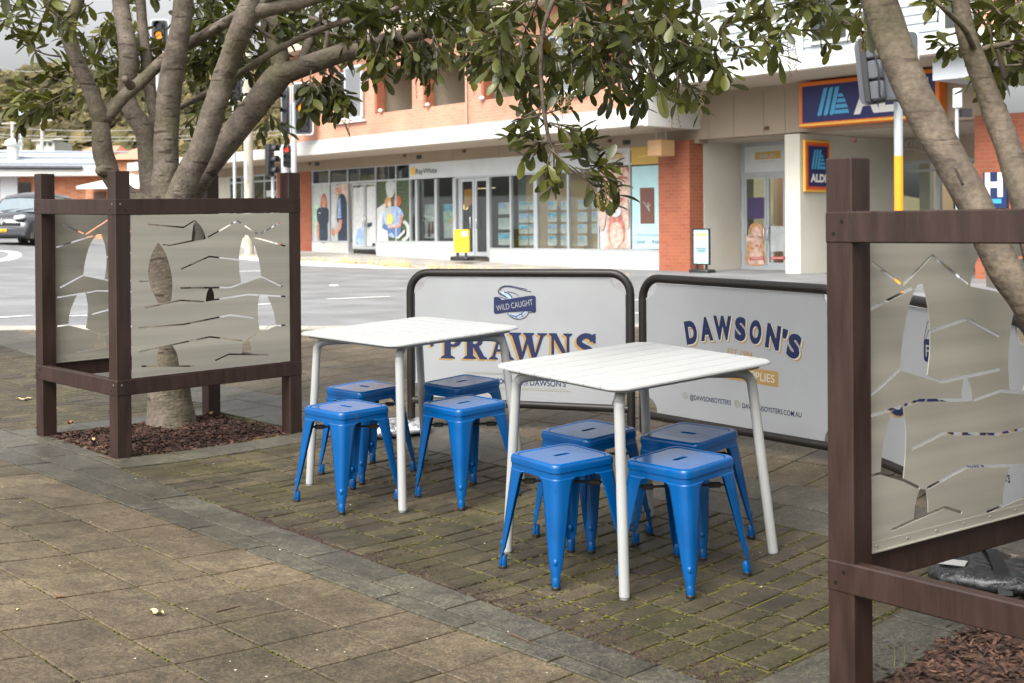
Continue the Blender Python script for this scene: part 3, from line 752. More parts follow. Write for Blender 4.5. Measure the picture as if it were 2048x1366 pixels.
# ------------------------------------------------------------------ banner barriers
TUBE = mat('dark_bronze_tube', (.022, .019, .017), rough=.42, var=.12, scale=5, metal=.3)
BAN = mat('pale_grey_banner', (.31, .32, .325), rough=.5, var=.05, scale=2.2, bump=.16, bscale=3.2, dist=.03)
NAVY = flat('navy_print', (.003, .010, .058)); GOLD = flat('gold_print', (.34, .21, .06)); SKYB = flat('light_blue_print', (.33, .45, .62)); CREAM = flat('cream_print', (.48, .47, .43))
OLIVE = flat('olive_print', (.26, .25, .15))
def bw(P): return [(p[0], p[1]) for p in P]
GLY = {
 'P': (.76, [[(.13, .05), (.37, .05), (.37, .95), (.13, .95)], [(0, 0), (.52, 0), (.52, .05), (.37, .13), (.13, .13), (0, .05)], [(0, 1), (0, .95), (.13, .87), (.3, .87), (.5, 1)], [(.34, 1), (.5, 1)]+ell(.5, .72, .26, .28, 14, 90, -90)[1:]+[(.34, .44)]], [[(.37, .89), (.45, .89)]+ell(.45, .715, .12, .175, 10, 90, -90)[1:]+[(.37, .54)]]),
 'R': (.90, [[(.13, .05), (.37, .05), (.37, .95), (.13, .95)], [(0, 0), (.48, 0), (.48, .05), (.37, .13), (.13, .13), (0, .05)], [(0, 1), (0, .95), (.13, .87), (.3, .87), (.5, 1)], [(.34, 1), (.5, 1)]+ell(.5, .73, .25, .27, 14, 90, -90)[1:]+[(.34, .46)], [(.37, .5), (.58, .5), (.80, .10), (.9, .06), (.9, 0), (.62, 0), (.37, .44)]], [[(.37, .89), (.45, .89)]+ell(.45, .725, .12, .165, 10, 90, -90)[1:]+[(.37, .56)]]),
 'A': (1.0, [[(.10, .05), (.22, .05), (.53, 1), (.42, 1)], [(.42, 1), (.60, 1), (.91, .05), (.64, .05)], [(.24, .29), (.74, .29), (.71, .38), (.27, .38)], [(0, 0), (.35, 0), (.35, .05), (.23, .11), (.10, .11), (0, .05)], [(.55, 0), (1, 0), (1, .05), (.9, .11), (.66, .11), (.55, .05)]], []),
 'W': (1.4, [[(.08, .95), (.34, .95), (.52, .12), (.47, 0), (.39, 0)], [(.40, 0), (.49, 0), (.75, .78), (.68, .95)], [(.58, .95), (.84, .95), (.98, .12), (.94, 0), (.86, 0)], [(.87, 0), (.96, 0), (1.29, .95), (1.17, .95)], [(0, 1), (.45, 1), (.45, .95), (.34, .88), (.1, .88), (0, .95)], [(.52, 1), (.92, 1), (.92, .95), (.82, .88), (.62, .88), (.52, .95)], [(1.04, 1), (1.4, 1), (1.4, .95), (1.27, .89), (1.16, .89), (1.04, .95)]], []),
 'N': (.95, [[(.10, .05), (.21, .05), (.21, .95), (.10, .95)], [(.10, .95), (.34, .95), (.86, .05), (.72, 0)], [(.72, 0), (.84, 0), (.84, .95), (.73, .95)], [(0, 0), (.33, 0), (.33, .05), (.21, .11), (.10, .11), (0, .05)], [(0, 1), (.34, 1), (.34, .94), (.12, .88), (0, .95)], [(.60, 1), (.96, 1), (.96, .95), (.84, .88), (.73, .88), (.60, .95)]], []),
 'S': (.70, [stroke(spline([(.60, .74), (.52, .88), (.33, .92), (.15, .82), (.13, .66), (.28, .54), (.48, .44), (.57, .28), (.47, .11), (.27, .07), (.08, .24)], 6), .20), [(.62, 1), (.70, 1), (.70, .66), (.62, .66), (.5, .85)], [(0, 0), (.08, 0), (.2, .14), (.08, .36), (0, .36)]], [])}
def banner(name, x0, y0, x1, y1, zb0, zb1, label):
    A = Vector((x0, y0)); B = Vector((x1, y1)); L_ = (B-A).length; th = math.atan2(y1-y0, x1-x0)
    z0, z1 = gz(x0, y0), gz(x1, y1); sl = (zb1-zb0)/L_
    root = empty(name, (x0, y0, z0), th); tag(root, label, 'banner barrier', 'cafe banner barriers')
    H = .794; r = .0235; b0 = zb0-z0
    Z = lambda u, v: b0+sl*u+v            # v measured from the underside of the bottom rail
    u3 = Vector((math.cos(th), math.sin(th), 0)); nrm = Vector((math.sin(th), -math.cos(th), 0))
    fm = MB(); cr = .115
    P = [(0, 0, -.02), (0, 0, Z(0, H-r-cr))]
    P += [(cr-cr*math.cos(R(a)), 0, Z(0, H-r-cr)+cr*math.sin(R(a))) for a in range(15, 91, 15)]
    P += [(L_*.5, 0, Z(L_*.5, H-r))]
    P += [(L_-cr+cr*math.sin(R(a)), 0, Z(L_, H-r-cr)+cr*math.cos(R(a))) for a in range(0, 91, 15)]
    P += [(L_, 0, z1-z0-.02)]
    fm.tube(P, r, 14); fm.build('frame', TUBE, root, smooth=60)
    rl = MB(); rl.tube([(r*.6, 0, Z(0, r)), (L_-r*.6, 0, Z(L_, r))], r*.96, 12); rl.build('bottom_rail', TUBE, root, smooth=60)
    e = r+.004; c = .082; v0, v1 = 2*r-.004, H-2*r-.002
    O = [(e, v0+c)]+[(e+c*math.sin(R(a)), v0+c*math.cos(R(a))) for a in range(15, 90, 15)]+[(e+c, v0), (L_-e-c, v0)]+[(L_-e-c*math.cos(R(a)), v0+c*math.sin(R(a))) for a in range(15, 90, 15)]+[(L_-e, v0+c), (L_-e, v1-c)]
    O += [(L_-e-c*math.sin(R(a)), v1-c*math.cos(R(a))) for a in range(15, 90, 15)]+[(L_-e-c, v1), (e+c, v1)]+[(e+c*math.cos(R(a)), v1-c*math.sin(R(a))) for a in range(15, 90, 15)]+[(e, v1-c)]
    pts, tri = union2([O]); m = MB(); m.plate(pts, tri, lambda u, v, d: Vector((u, -.004+d, Z(u, v))), .006); bn = m.build('banner', BAN, root)
    k = MB(); k.box(e-.012, e+.004, -.006, .006, Z(0, v0+c+.01), Z(0, v1-c-.01)); k.box(L_-e-.004, L_-e+.010, -.0035, .006, Z(L_, v0+c+.01), Z(L_, v1-c-.01)); k.build('edge_strip', BLACK, root)
    def uv(px, py):
        d = ray(px, py); n2 = Vector((nrm.x, nrm.y)); kk = A.dot(n2)/(d.x*n2.x+d.y*n2.y)
        q = d*kk; u = (Vector((q.x, q.y))-A).dot(Vector((u3.x, u3.y))); return u, CH+d.z*kk-z0-b0-sl*u
    def put(nm, polys, m_, lvl=1, par=None):
        """polys: list of (points, triangles)"""
        q = MB()
        for pts, tri in polys: q.plate(pts, tri, lambda u, v, d: Vector((u, -.004-.0012*lvl, Z(u, v))))
        return q.build(nm, m_, par or bn)
    return root, uv, put, bn
def place(g, cu, cv, s=1.0, rot=0.0, sx=1.0):
    pts, tri = g; c, n = math.cos(R(rot)), math.sin(R(rot))
    return [(cu+(x*sx*c-y*n)*s, cv+(x*sx*n+y*c)*s) for x, y in pts], tri
def tx(body, uv, x0, y0, x1, y1, bold=.0, hgt=None, dz=0):
    """lettering whose baseline runs from photo pixel (x0,y0) to (x1,y1); hgt = cap height in metres"""
    a, b = Vector(uv(x0, y0)), Vector(uv(x1, y1)); w = (b-a).length
    g = text2(body, hgt, 1, bold, width=w); return place(g, *((a+b)/2), 1, math.degrees(math.atan2(b.y-a.y, b.x-a.x)))
# banner 1
root, uv, put, bn = banner('banner_barrier', -.60, 7.65, .648, 7.15, .165, .168, 'banner barrier with the big word PRAWNS behind the far table')
z6 = lambda x, y: uv(800+x/3.902, 520+y/3.902)
base0, base1 = Vector(z6(330, 766)), Vector(z6(1380, 790)); capH = .128
cap = Vector(z6(930, 563)).y-Vector(z6(930, 776)).y
let = [('P', 322, 482), ('R', 498, 682), ('A', 698, 892), ('W', 855, 1152), ('N', 1165, 1345), ('S', 1375, 1530)]
polys = []; shad = []
for ch, xa, xb in let:
    w, po, ho = GLY[ch]; pts, tri = union2(po, ho); ua, ub = z6(xa, 660)[0], z6(xb, 660)[0]
    vb = base0.y+(base1.y-base0.y)*((ua+ub)/2-base0.x)/(base1.x-base0.x)
    k = (ub-ua)/w; G_ = ([(ua+x*k, vb+y*cap) for x, y in pts], tri); polys.append(G_)
    shad.append(([(x-.0135, y-.010) for x, y in G_[0]], tri))
d0 = z6(252, 661); polys.append(union2([[(d0[0]-.013, d0[1]), (d0[0], d0[1]-.013), (d0[0]+.013, d0[1]), (d0[0], d0[1]+.013)]]))
shad.append(([(x-.010, y-.009) for x, y in polys[-1][0]], polys[-1][1]))
put('lettering_shadow', shad, GOLD, 1); put('lettering', polys, NAVY, 2)
rib = [z6(*p) for p in [(735, 297), (742, 288), (770, 287), (800, 312), (1000, 280), (1045, 276), (1062, 286), (1064, 400), (1054, 412), (1020, 398), (830, 408), (760, 420), (742, 418), (735, 405)]]
em = [union2([rib])]
put('emblem_ribbon', em, NAVY, 2)
put('emblem_lettering', [tx('WILD CAUGHT', lambda x, y: z6(x, y), 760, 398, 1042, 350, .0, .0345)], BAN, 3)
ln = []
for P, w in (([(768, 242), (790, 213), (830, 200), (890, 206), (950, 220), (992, 228)], 5), ([(782, 240), (800, 215), (850, 207), (920, 222), (1000, 243), (1028, 246)], 5), ([(770, 245), (788, 262), (830, 285)], 7), ([(778, 265), (800, 272), (845, 298)], 6), ([(842, 245), (905, 262), (935, 285)], 4), ([(765, 238), (775, 262)], 4), ([(815, 250), (850, 262), (880, 296)], 8),
             ([(840, 412), (865, 440), (920, 462), (975, 450), (1005, 415), (1010, 385)], 5), ([(862, 425), (905, 438), (950, 420), (985, 385)], 7), ([(905, 440), (918, 455)], 5), ([(950, 420), (965, 445)], 5), ([(1000, 390), (1030, 380), (1042, 392)], 4), ([(1005, 408), (1035, 406), (1045, 396)], 4), ([(750, 300), (790, 290), (830, 305)], 4)):
    ln.append(union2([stroke([z6(*p) for p in spline(P, 4)], w*.00072)]))
for i in range(len(ln)): put('emblem_prawn', [ln[i]], NAVY, 2.2+.05*i)
put('emblem_prawn', [union2([[z6(*p) for p in spline([(795, 250), (835, 255), (885, 300), (850, 302), (805, 275)], 4, True)]]), union2([[z6(*p) for p in spline([(850, 420), (905, 450), (960, 430), (1000, 392), (985, 385), (930, 425)], 4, True)]])], SKYB, 1.5)
put('slogan', [tx("DAWSON'S", z6, 1017, 978, 1296, 990, .012, .034), tx('LOVE', z6, 905, 962, 1000, 965, .02, .021), tx('SEAFOOD', z6, 690, 962, 872, 966, .025, .03), union2([[z6(905, 970), z6(1002, 973), z6(1002, 977), z6(905, 974)]])], NAVY, 1)
put('gold_rule', [union2([[z6(*p) for p in q]]) for q in ([(512, 874), (960, 886), (960, 889), (512, 877)], [(520, 884), (960, 896), (960, 898), (520, 886)], [(520, 992), (1330, 1024), (1330, 1028), (520, 996)], [(560, 984), (1300, 1010), (1300, 1012), (560, 986)])], OLIVE, 1)
# banner 2
root, uv, put, bn = banner('banner_barrier', .714, 7.13, 1.55, 6.10, .143, .121, 'banner barrier with an arched navy name above a gold box, behind the near table')
z7 = lambda x, y: uv(1260+x/3.502, 530+y/3.502)
le, sh, sh2 = [], [], []
hh = abs(z7(655, 355)[1]-z7(655, 523)[1])
for ch, cx, cy, w, rot, k in (('D', 434, 471, 82, 11, 1), ('A', 540, 447, 88, 7, 1), ('W', 655, 440, 128, 2.5, 1), ('S', 779, 448, 78, -3, 1), ('O', 885, 470, 84, -6, 1), ('N', 1008, 503, 98, -9, 1), ("'", 1091, 482, 36, -12, .38), ('S', 1155, 568, 92, -14, 1)):
    u, v = z7(cx, cy); wu = z7(cx+w/2, cy)[0]-z7(cx-w/2, cy)[0]
    g = text2(ch, hh*k, 1, .06, width=wu)
    ys = [p[1] for p in g[0]]; mid = (max(ys)+min(ys))/2; kk = hh*k/(max(ys)-min(ys)); g = ([(x, (y-mid)*kk) for x, y in g[0]], g[1])
    le.append(place(g, u, v, 1, rot)); sh.append(place(g, u+.0125, v-.011, 1, rot)); sh2.append(place(g, u+.006, v-.005, 1.02, rot))
put('lettering_shadow', sh, GOLD, 1); put('lettering_outline', sh2, CREAM, 1.6); put('lettering', le, NAVY, 2.2)
put('date_lettering', [tx('EST 1984', z7, 688, 622, 862, 650, .01, .03)], GOLD, 1)
q = [z7(*p) for p in [(530, 672), (1043, 748), (1043, 855), (530, 770)]]
put('gold_plate', [union2([q])], GOLD, 1); put('plate_lettering', [tx('OCEAN SUPPLIES', z7, 560, 752, 1018, 826, .01, .042)], CREAM, 2)
put('web_lettering', [tx('@DAWSONSOYSTERS', z7, 424, 940, 712, 980, .008, .026), tx('DAWSONSOYSTERS.COM.AU', z7, 792, 1000, 1206, 1068, .008, .026)], NAVY, 1)
for (cx, cy, r_) in ((391, 913, .0185), (756, 972, .0195)):
    u, v = z7(cx, cy); rg = union2([ell(u, v, r_, r_, 20)], [ell(u, v, r_*.86, r_*.86, 20)]); r2 = union2([ell(u, v, r_*.5, r_*.5, 16)], [ell(u, v, r_*.36, r_*.36, 16)])
    l3 = [union2([[(u-r_*.86, v+d-.0007), (u+r_*.86, v+d-.0007), (u+r_*.86, v+d+.0007), (u-r_*.86, v+d+.0007)]]) for d in ((0, .008, -.008) if cx > 500 else ())]
    put('round_icon', [rg]+([r2] if cx < 500 else [union2([ell(u, v, r_*.55, r_*.86, 18)], [ell(u, v, r_*.46, r_*.80, 18)])]), OLIVE, 1)
    for t_ in l3: put('round_icon', [t_], OLIVE, 1.3)
# banner 3
root, uv, put, bn = banner('banner_barrier', 1.60, 6.03, 1.90, 4.74, .118, .065, 'banner barrier half hidden behind the steel panel at right')
z8 = lambda x, y: uv(1600+x/3.252, 480+y/3.252)
u, v = z8(812, 716); um = .62
put('emblem_ribbon', [union2([rrect(u, v-.045, u+.20, v+.05, .014)])], NAVY, 1); put('emblem_lettering', [place(text2('FRESH', .052, 1, .012, width=.165), u+.10, v-.024)], BAN, 2)
put('emblem_oyster', [union2([stroke([(u+.005+.07*s, v+.05+.075*math.sin(math.pi*s)) for s in [i/10 for i in range(11)]], .003)]), union2([stroke([(u+.02+.10*s, v+.055+.055*math.sin(math.pi*s)) for s in [i/10 for i in range(11)]], .0025)])], NAVY, 1)
ub, vb = z8(560, 1105); g = text2('OYSTERS', .125, 1, .03, width=.98)
put('lettering_shadow', [place(g, ub+.49-.011, vb-.010)], GOLD, 1); put('lettering', [place(g, ub+.49, vb)], NAVY, 2)
put('slogan', [place(text2("SEAFOOD LOVERS LOVE DAWSON'S", .03, 1, .02, width=.60), .88, .15)], NAVY, 1)
# sandbags on the barrier feet
BAG = mat('shiny_black_bag', (.02, .02, .021), rough=.25, var=.3, scale=5, bump=1.0, bscale=16, dist=.03, coat=.4)
SIL = mat('silver_black_wrap', (.09, .09, .095), rough=.22, metal=.6, var=.6, scale=14, col2=(.5, .5, .52), bump=1.0, bscale=18, dist=.03)
def bag(x, y, rz, lx, ly, hz_, m_, label, seed, strap=True):
    random.seed(seed); root = empty('ballast_bag', mat=ground_matrix(x, y, rz)); tag(root, label, 'ballast bag', 'ballast bags holding the banner feet')
    m = MB(); n = 28; k = 14; rings = []
    for j in range(k+1):
        t = j/k; a = math.pi*(t-.5); row = []
        for i in range(n):
            b = 2*math.pi*i/n; cx, cy = math.cos(b), math.sin(b); e = .55
            px_ = math.copysign(abs(cx)**e, cx)*lx/2; py_ = math.copysign(abs(cy)**e, cy)*ly/2; s = max(.05, math.cos(a))**.42
            z = hz_*(.5+.5*math.sin(a)); q = Vector((px_*s, py_*s, z)); q += Vector((px_, py_, 0)).normalized()*0; w = noise.noise(q*14+Vector((seed, 0, 0)))*.014*min(1, t*3); q.z += w; q.x += w*.8; q.z = max(.002, q.z); row.append(q)
        rings.append(row)
    m.rings(rings, 0, True, True); m.build('bag_body', m_, root, smooth=50)
    if strap:
        s_ = MB(); W_ = .045
        P = [Vector((lx*.18, -ly*.55, .01)), Vector((lx*.14, -ly*.4, hz_*.9)), Vector((lx*.06, -ly*.1, hz_*1.16)), Vector((-lx*.02, ly*.2, hz_*1.18)), Vector((-lx*.10, ly*.45, hz_*.85)), Vector((-lx*.12, ly*.56, .01))]
        P = [Vector(p) for p in spline([tuple(p) for p in P], 4)]; vs = []
        for p in P: vs += [p+Vector((-W_/2, 0, .004)), p+Vector((W_/2, .01, .006))]
        s_.add(vs, [(2*i, 2*i+1, 2*i+3, 2*i+2) for i in range(len(P)-1)]); s_.build('strap', BLACK, root, smooth=180)
        l_ = MB(); l_.box(-lx*.40, -lx*.18, -ly*.26, -ly*.08, hz_*1.02, hz_*1.05); l_.build('white_tag', flat('white_tag', (.40, .40, .39)), root)
    random.seed(11+seed)
x, y = on_ground(792, 868); bag(x, y, .2, .42, .30, .075, SIL, 'shiny black and silver ballast bag at the left foot of the prawn banner', 3, False)
x, y = on_ground(1985, 1162); bag(x, y, -.55, .42, .30, .07, BAG, 'shiny black ballast bag with a strap behind the bottom rail at right', 5)
# ------------------------------------------------------------------ trees
random.seed(21)
def bark_mat(name, c1, c2, moss):
    m = mat(name, c1, rough=.85, var=.15, scale=7, col2=c2, bump=.7, bscale=26, dist=.008, stretch=(1.5, 1.5, 2.2), mask=(.3, .7))
    nt = m.node_tree; b = nt.nodes['Principled BSDF']; L = nt.links.new; src = b.inputs['Base Color'].links[0].from_socket
    tc = _n(nt, 'ShaderNodeTexCoord'); nz = _n(nt, 'ShaderNodeTexNoise'); nz.inputs['Scale'].default_value = 2.6; nz.inputs['Detail'].default_value = 8; L(tc.outputs['Object'], nz.inputs[0])
    mr = _n(nt, 'ShaderNodeMapRange'); mr.inputs[1].default_value = .5; mr.inputs[2].default_value = .68; mr.inputs[4].default_value = .65; L(nz.outputs[0], mr.inputs[0])
    mx = _n(nt, 'ShaderNodeMix', data_type='RGBA'); L(mr.outputs[0], mx.inputs[0]); L(src, mx.inputs[6]); mx.inputs[7].default_value = (*moss, 1)
    # dark horizontal leaf-scar cracks
    mp = _n(nt, 'ShaderNodeMapping'); mp.inputs['Scale'].default_value = (7, 7, 38); L(tc.outputs['Object'], mp.inputs[0])
    n2 = _n(nt, 'ShaderNodeTexNoise'); n2.inputs['Scale'].default_value = 1; n2.inputs['Detail'].default_value = 3; L(mp.outputs[0], n2.inputs[0])
    m2 = _n(nt, 'ShaderNodeMapRange'); m2.inputs[1].default_value = .62; m2.inputs[2].default_value = .66; m2.inputs[4].default_value = .85; L(n2.outputs[0], m2.inputs[0])
    m3 = _n(nt, 'ShaderNodeMix', data_type='RGBA'); L(m2.outputs[0], m3.inputs[0]); L(mx.outputs[2], m3.inputs[6]); m3.inputs[7].default_value = (.045, .032, .022, 1)
    n4 = _n(nt, 'ShaderNodeTexNoise'); n4.inputs['Scale'].default_value = 55; n4.inputs['Detail'].default_value = 6; L(tc.outputs['Object'], n4.inputs[0])
    m4 = _n(nt, 'ShaderNodeMapRange'); m4.inputs[1].default_value = .3; m4.inputs[2].default_value = .7; m4.inputs[3].default_value = .72; m4.inputs[4].default_value = 1.28; L(n4.outputs[0], m4.inputs[0])
    s4 = _n(nt, 'ShaderNodeVectorMath', operation='SCALE'); L(m3.outputs[2], s4.inputs[0]); L(m4.outputs[0], s4.inputs[3]); L(s4.outputs[0], b.inputs['Base Color']); return m
BARK1 = bark_mat('grey_brown_bark', (.115, .092, .071), (.18, .147, .115), (.10, .095, .035))
BARK2 = bark_mat('brown_bark', (.070, .052, .036), (.112, .086, .060), (.10, .085, .04))
def leaf_mat():
    m = bpy.data.materials.new('leaf'); m.use_nodes = True; nt = m.node_tree; b = nt.nodes['Principled BSDF']; L = nt.links.new
    a = _n(nt, 'ShaderNodeAttribute', attribute_name='tone'); r = _n(nt, 'ShaderNodeValToRGB'); e = r.color_ramp.elements
    e[0].position = 0; e[0].color = (.028, .032, .007, 1); e[1].position = 1; e[1].color = (.30, .16, .016, 1)
    for p, c in ((.45, (.086, .094, .017)), (.8, (.165, .17, .03)), (.93, (.15, .155, .025))):
        q = e.new(p); q.color = (*c, 1)
    L(a.outputs['Fac'], r.inputs[0]); L(r.outputs[0], b.inputs['Base Color']); b.inputs['Roughness'].default_value = .36; b.inputs['Specular IOR Level'].default_value = .55
    tr = _n(nt, 'ShaderNodeBsdfTranslucent'); L(r.outputs[0], tr.inputs[0]); mx = _n(nt, 'ShaderNodeMixShader'); mx.inputs[0].default_value = .3
    L(b.outputs[0], mx.inputs[1]); L(tr.outputs[0], mx.inputs[2]); L(mx.outputs[0], nt.nodes['Material Output'].inputs[0]); return m
LEAF = leaf_mat(); BUD = flat('flower_bud', (.30, .20, .09), var=.3, scale=60); SPIKE = flat('spike_stem', (.22, .2, .07))
class Crown(MB):
    def __init__(s): super().__init__(); s.tone = []
    def leaf(s, p, d, up, L_, W_, tone):
        d = d.normalized(); side = d.cross(up); side = side.normalized() if side.length > 1e-4 else Vector((1, 0, 0)); nn = side.cross(d)
        vs = []; bend = rnd(-.15, .35); fold = rnd(.05, .35)
        for t, w in ((0, .03), (.2, .42), (.45, .85), (.72, 1.0), (.92, .6), (1.0, .06)):
            c = p+d*(L_*t)-nn*(bend*L_*t*t); vs += [c-side*(W_*w/2)+nn*(fold*W_*w/2), c, c+side*(W_*w/2)+nn*(fold*W_*w/2)]
        s.add(vs, [(i*3+k, i*3+k+1, i*3+k+4, i*3+k+3) for i in range(5) for k in (0, 1)]); s.tone += [tone]*18
    def spray(s, p, d, n, L_, tw=None, tone0=.4):
        """a leafy twig of n leaves starting at p along d"""
        d = d.normalized(); ax = Vector((rnd(-1, 1), rnd(-1, 1), rnd(-1, 1))).normalized(); a = (d.cross(ax)).normalized(); b = d.cross(a); ln = L_*(.30*n**.75+.3)
        path = [p+d*(ln*t)+Vector((0, 0, -.10*ln*t*t)) for t in (0, .33, .66, 1)]
        if tw:
            n0 = len(s.v); s.tube(path, [.004, .0035, .003, .002], 5, mi=1); s.tone += [.3]*(len(s.v)-n0)
        for i in range(n):
            t = .18+.82*(i+.5)/n; q = p+d*(ln*t)+Vector((0, 0, -.10*ln*t*t)); ph = i*2.4+rnd(-.5, .5)
            out = a*math.cos(ph)+b*math.sin(ph); ld = (d*rnd(.35, .95)+out*rnd(.6, 1)+Vector((0, 0, rnd(-.55, .15)))).normalized()
            up = (Vector((0, 0, 1))+Vector((rnd(-.7, .7), rnd(-.7, .7), 0)))
            r_ = random.random(); tone = min(.8, max(0, random.gauss(tone0, .16))) if r_ > .025 else rnd(.82, .97)
            s.leaf(q, ld, up, L_*rnd(.75, 1.2), L_*rnd(.36, .46), tone)
def limb(m, pts, seg=14, wob=.04, thin=.84):
    """pts: (px, py, width_px, depth)"""
    Q = spline([(p[0], p[1], p[2], p[3]) for p in pts], 5); path = [at(q[0], q[1], q[3]) for q in Q]; rad = [q[2]/2/CF*q[3]*thin for q in Q]
    b = len(m.v); m.tube(path, rad, seg)
    for i in range(len(path)):
        for k in range(seg):
            v = m.v[b+i*seg+k]; n = noise.noise(v*7)*.55+noise.noise(v*19)*.3; m.v[b+i*seg+k] = v+(v-path[i])*n*wob*4
    return path, rad
def finish(root, m, bark, crown, tw, name='crown'):
    o = m.build('trunk', bark, root, smooth=180)
    c = crown.build('crown', [LEAF, bark], root, smooth=180)
    return o, c
def spike(m, p, L_, n=26):
    d = Vector((rnd(-.12, .12), rnd(-.12, .12), -1)).normalized(); m.tube([p, p+d*L_*.5, p+d*L_], [.0012, .001, .0007], 4, mi=0)
    for i in range(n):
        t = (i+.5)/n; a = rnd(0, 6.28); r_ = rnd(.004, .013)*(1.1-t*.5); m.ball(p+d*(L_*t)+Vector((math.cos(a)*r_, math.sin(a)*r_, 0)), .0026, 5, 3, mi=1)
DEP = 7.95
tx0, ty0 = at(340, 860, DEP).x, DEP
root1 = empty('tree', (0, 0, 0)); tag(root1, 'left tree with several grey limbs rising from the timber guard', 'tree', 'street trees in timber guards')
m = MB(); D = DEP
gy = gz(at(342, 870, D).x, D); base = (342, 885, 128, D)
limb(m, [base, (342, 862, 112, D), (342, 835, 96, D), (338, 780, 86, D), (336, 690, 84, D), (335, 600, 90, D), (333, 530, 98, D), (330, 470, 116, D), (326, 432, 116, D)], 20, .02, 1.0)
L1 = [(318, 430, 60, D-.05), (262, 395, 46, D-.1), (228, 362, 44, D-.15), (213, 330, 48, D-.15), (203, 285, 46, D-.2), (203, 240, 42, D-.2)]
limb(m, L1); limb(m, [(204, 245, 42, D-.2), (184, 188, 37, D-.25), (158, 130, 35, D-.3), (137, 72, 36, D-.3), (140, 40, 33, D-.3), (156, 0, 31, D-.3), (165, -80, 26, D-.3)])
limb(m, [(207, 240, 40, D-.2), (245, 196, 31, D-.1), (290, 156, 29, D+.0), (335, 114, 28, D+.06), (395, 78, 27, D-.1), (440, 52, 26, D-.3), (490, 22, 24, D-.47), (600, -40, 18, D-.6)])
limb(m, [(310, 420, 66, D+.1), (298, 330, 50, D+.15), (288, 262, 44, D+.18), (262, 218, 44, D+.2), (254, 180, 40, D+.2), (258, 120, 46, D+.2), (250, 60, 42, D+.25), (240, 0, 38, D+.3), (232, -80, 30, D+.3)])
limb(m, [(322, 300, 34, D+.3), (312, 240, 30, D+.3), (300, 180, 29, D+.3), (291, 110, 27, D+.3), (284, 40, 25, D+.3), (278, -60, 20, D+.3)])
limb(m, [(332, 420, 70, D-.1), (332, 310, 60, D-.12), (335, 235, 58, D-.14), (345, 140, 56, D-.2), (362, 50, 50, D-.25), (372, -60, 44, D-.3)])
limb(m, [(348, 430, 74, D-.2), (378, 350, 62, D-.25), (402, 300, 58, D-.3), (428, 220, 56, D-.35), (456, 130, 54, D-.4), (488, 45, 56, D-.5), (505, 0, 54, D-.5), (520, -70, 46, D-.55)])
limb(m, [(497, 25, 46, D-.5), (560, 12, 36, D-.5), (650, -10, 30, D-.5), (720, -50, 24, D-.5)])
limb(m, [(352, 430, 70, D), (400, 355, 62, D), (450, 290, 60, D), (500, 225, 62, D), (546, 165, 66, D), (570, 142, 62, D)])
limb(m, [(565, 150, 50, D), (556, 100, 46, D+.05), (540, 50, 43, D+.1), (532, 0, 40, D+.15), (520, -60, 34, D+.2)])
limb(m, [(562, 150, 56, D), (620, 128, 48, D), (680, 108, 46, D), (740, 92, 44, D-.05), (800, 78, 36, D-.1), (870, 58, 28, D-.1), (960, 20, 22, D-.1), (1050, -40, 16, D-.1)])
limb(m, [(345, 222, 14, D+.1), (395, 196, 15, D), (470, 153, 17, D-.25), (540, 108, 16, D-.3), (610, 72, 15, D-.3), (690, 42, 15, D-.3), (780, 22, 11, D-.3), (860, -20, 8, D-.3)], 10)
limb(m, [(600, 130, 22, D+.1), (620, 80, 24, D+.15), (634, 45, 22, D+.2), (618, 35, 14, D+.2)], 10)
limb(m, [(650, 100, 12, D), (655, 60, 10, D), (640, 20, 9, D)], 8); limb(m, [(640, 62, 7, D), (700, 75, 7, D), (760, 86, 6, D), (800, 90, 4, D)], 8)
limb(m, [(122, 113, 5, D-.3), (90, 108, 4, D-.4), (50, 90, 4, D-.4), (10, 70, 3, D-.4)], 6)
limb(m, [(420, 62, 12, D-.4), (470, 35, 12, D-.2), (520, 60, 9, D), (560, 85, 8, D)], 8)
# sawn stub and pruning scar
limb(m, [(262, 172, 24, D-.25), (252, 160, 18, D-.32), (249, 157, 17, D-.34)], 10, .01)
limb(m, [(222, 345, 40, D-.15), (204, 342, 30, D-.22), (196, 340, 18, D-.25)], 10, .05)
crown = Crown(); tw = True; sp = MB()
def fill(crown, tw, px0, px1, py0, py1, n, d0, d1, L_, dirn=None, nl=(7, 12), tone=.4, mask=None):
    for _ in range(n):
        for _t in range(20):
            px, py = rnd(px0, px1), rnd(py0, py1)
            if mask is None or mask(px, py): break
        else: continue
        p = at(px, py, rnd(d0, d1)); d = Vector(dirn if dirn else (rnd(-1, 1), rnd(-1, 1), rnd(-.9, .35)))+Vector((rnd(-.5, .5), rnd(-.5, .5), rnd(-.35, .35)))
        crown.spray(p, d, random.randint(*nl), L_*rnd(.85, 1.15), tw, tone)
LL = .105
fill(crown, tw, 0, 125, -30, 65, 21, 7.2, 8.6, LL, tone=.5)
fill(crown, tw, 150, 330, 0, 130, 24, 8.2, 9.2, LL, tone=.5)
fill(crown, tw, 190, 260, 100, 190, 12, 8.3, 9.0, LL*.9, tone=.5)
fill(crown, tw, 55, 150, 165, 215, 13, 7.5, 8.1, LL*1.05, (-.8, 0, -.15), (7, 10), .52)
fill(crown, tw, 130, 170, 150, 200, 5, 7.6, 8.2, LL, (-.5, 0, .4), (6, 8), .5)
fill(crown, tw, 370, 470, -20, 140, 38, 8.3, 9.3, LL, tone=.3)
fill(crown, tw, 440, 700, -30, 90, 62, 7.9, 9.2, LL, tone=.33)
fill(crown, tw, 380, 480, 130, 260, 12, 8.4, 9.2, LL*.9, tone=.4)
fill(crown, tw, 475, 550, 195, 225, 2, 8.1, 8.7, LL, (.1, 0, -.8), (6, 9), .36)
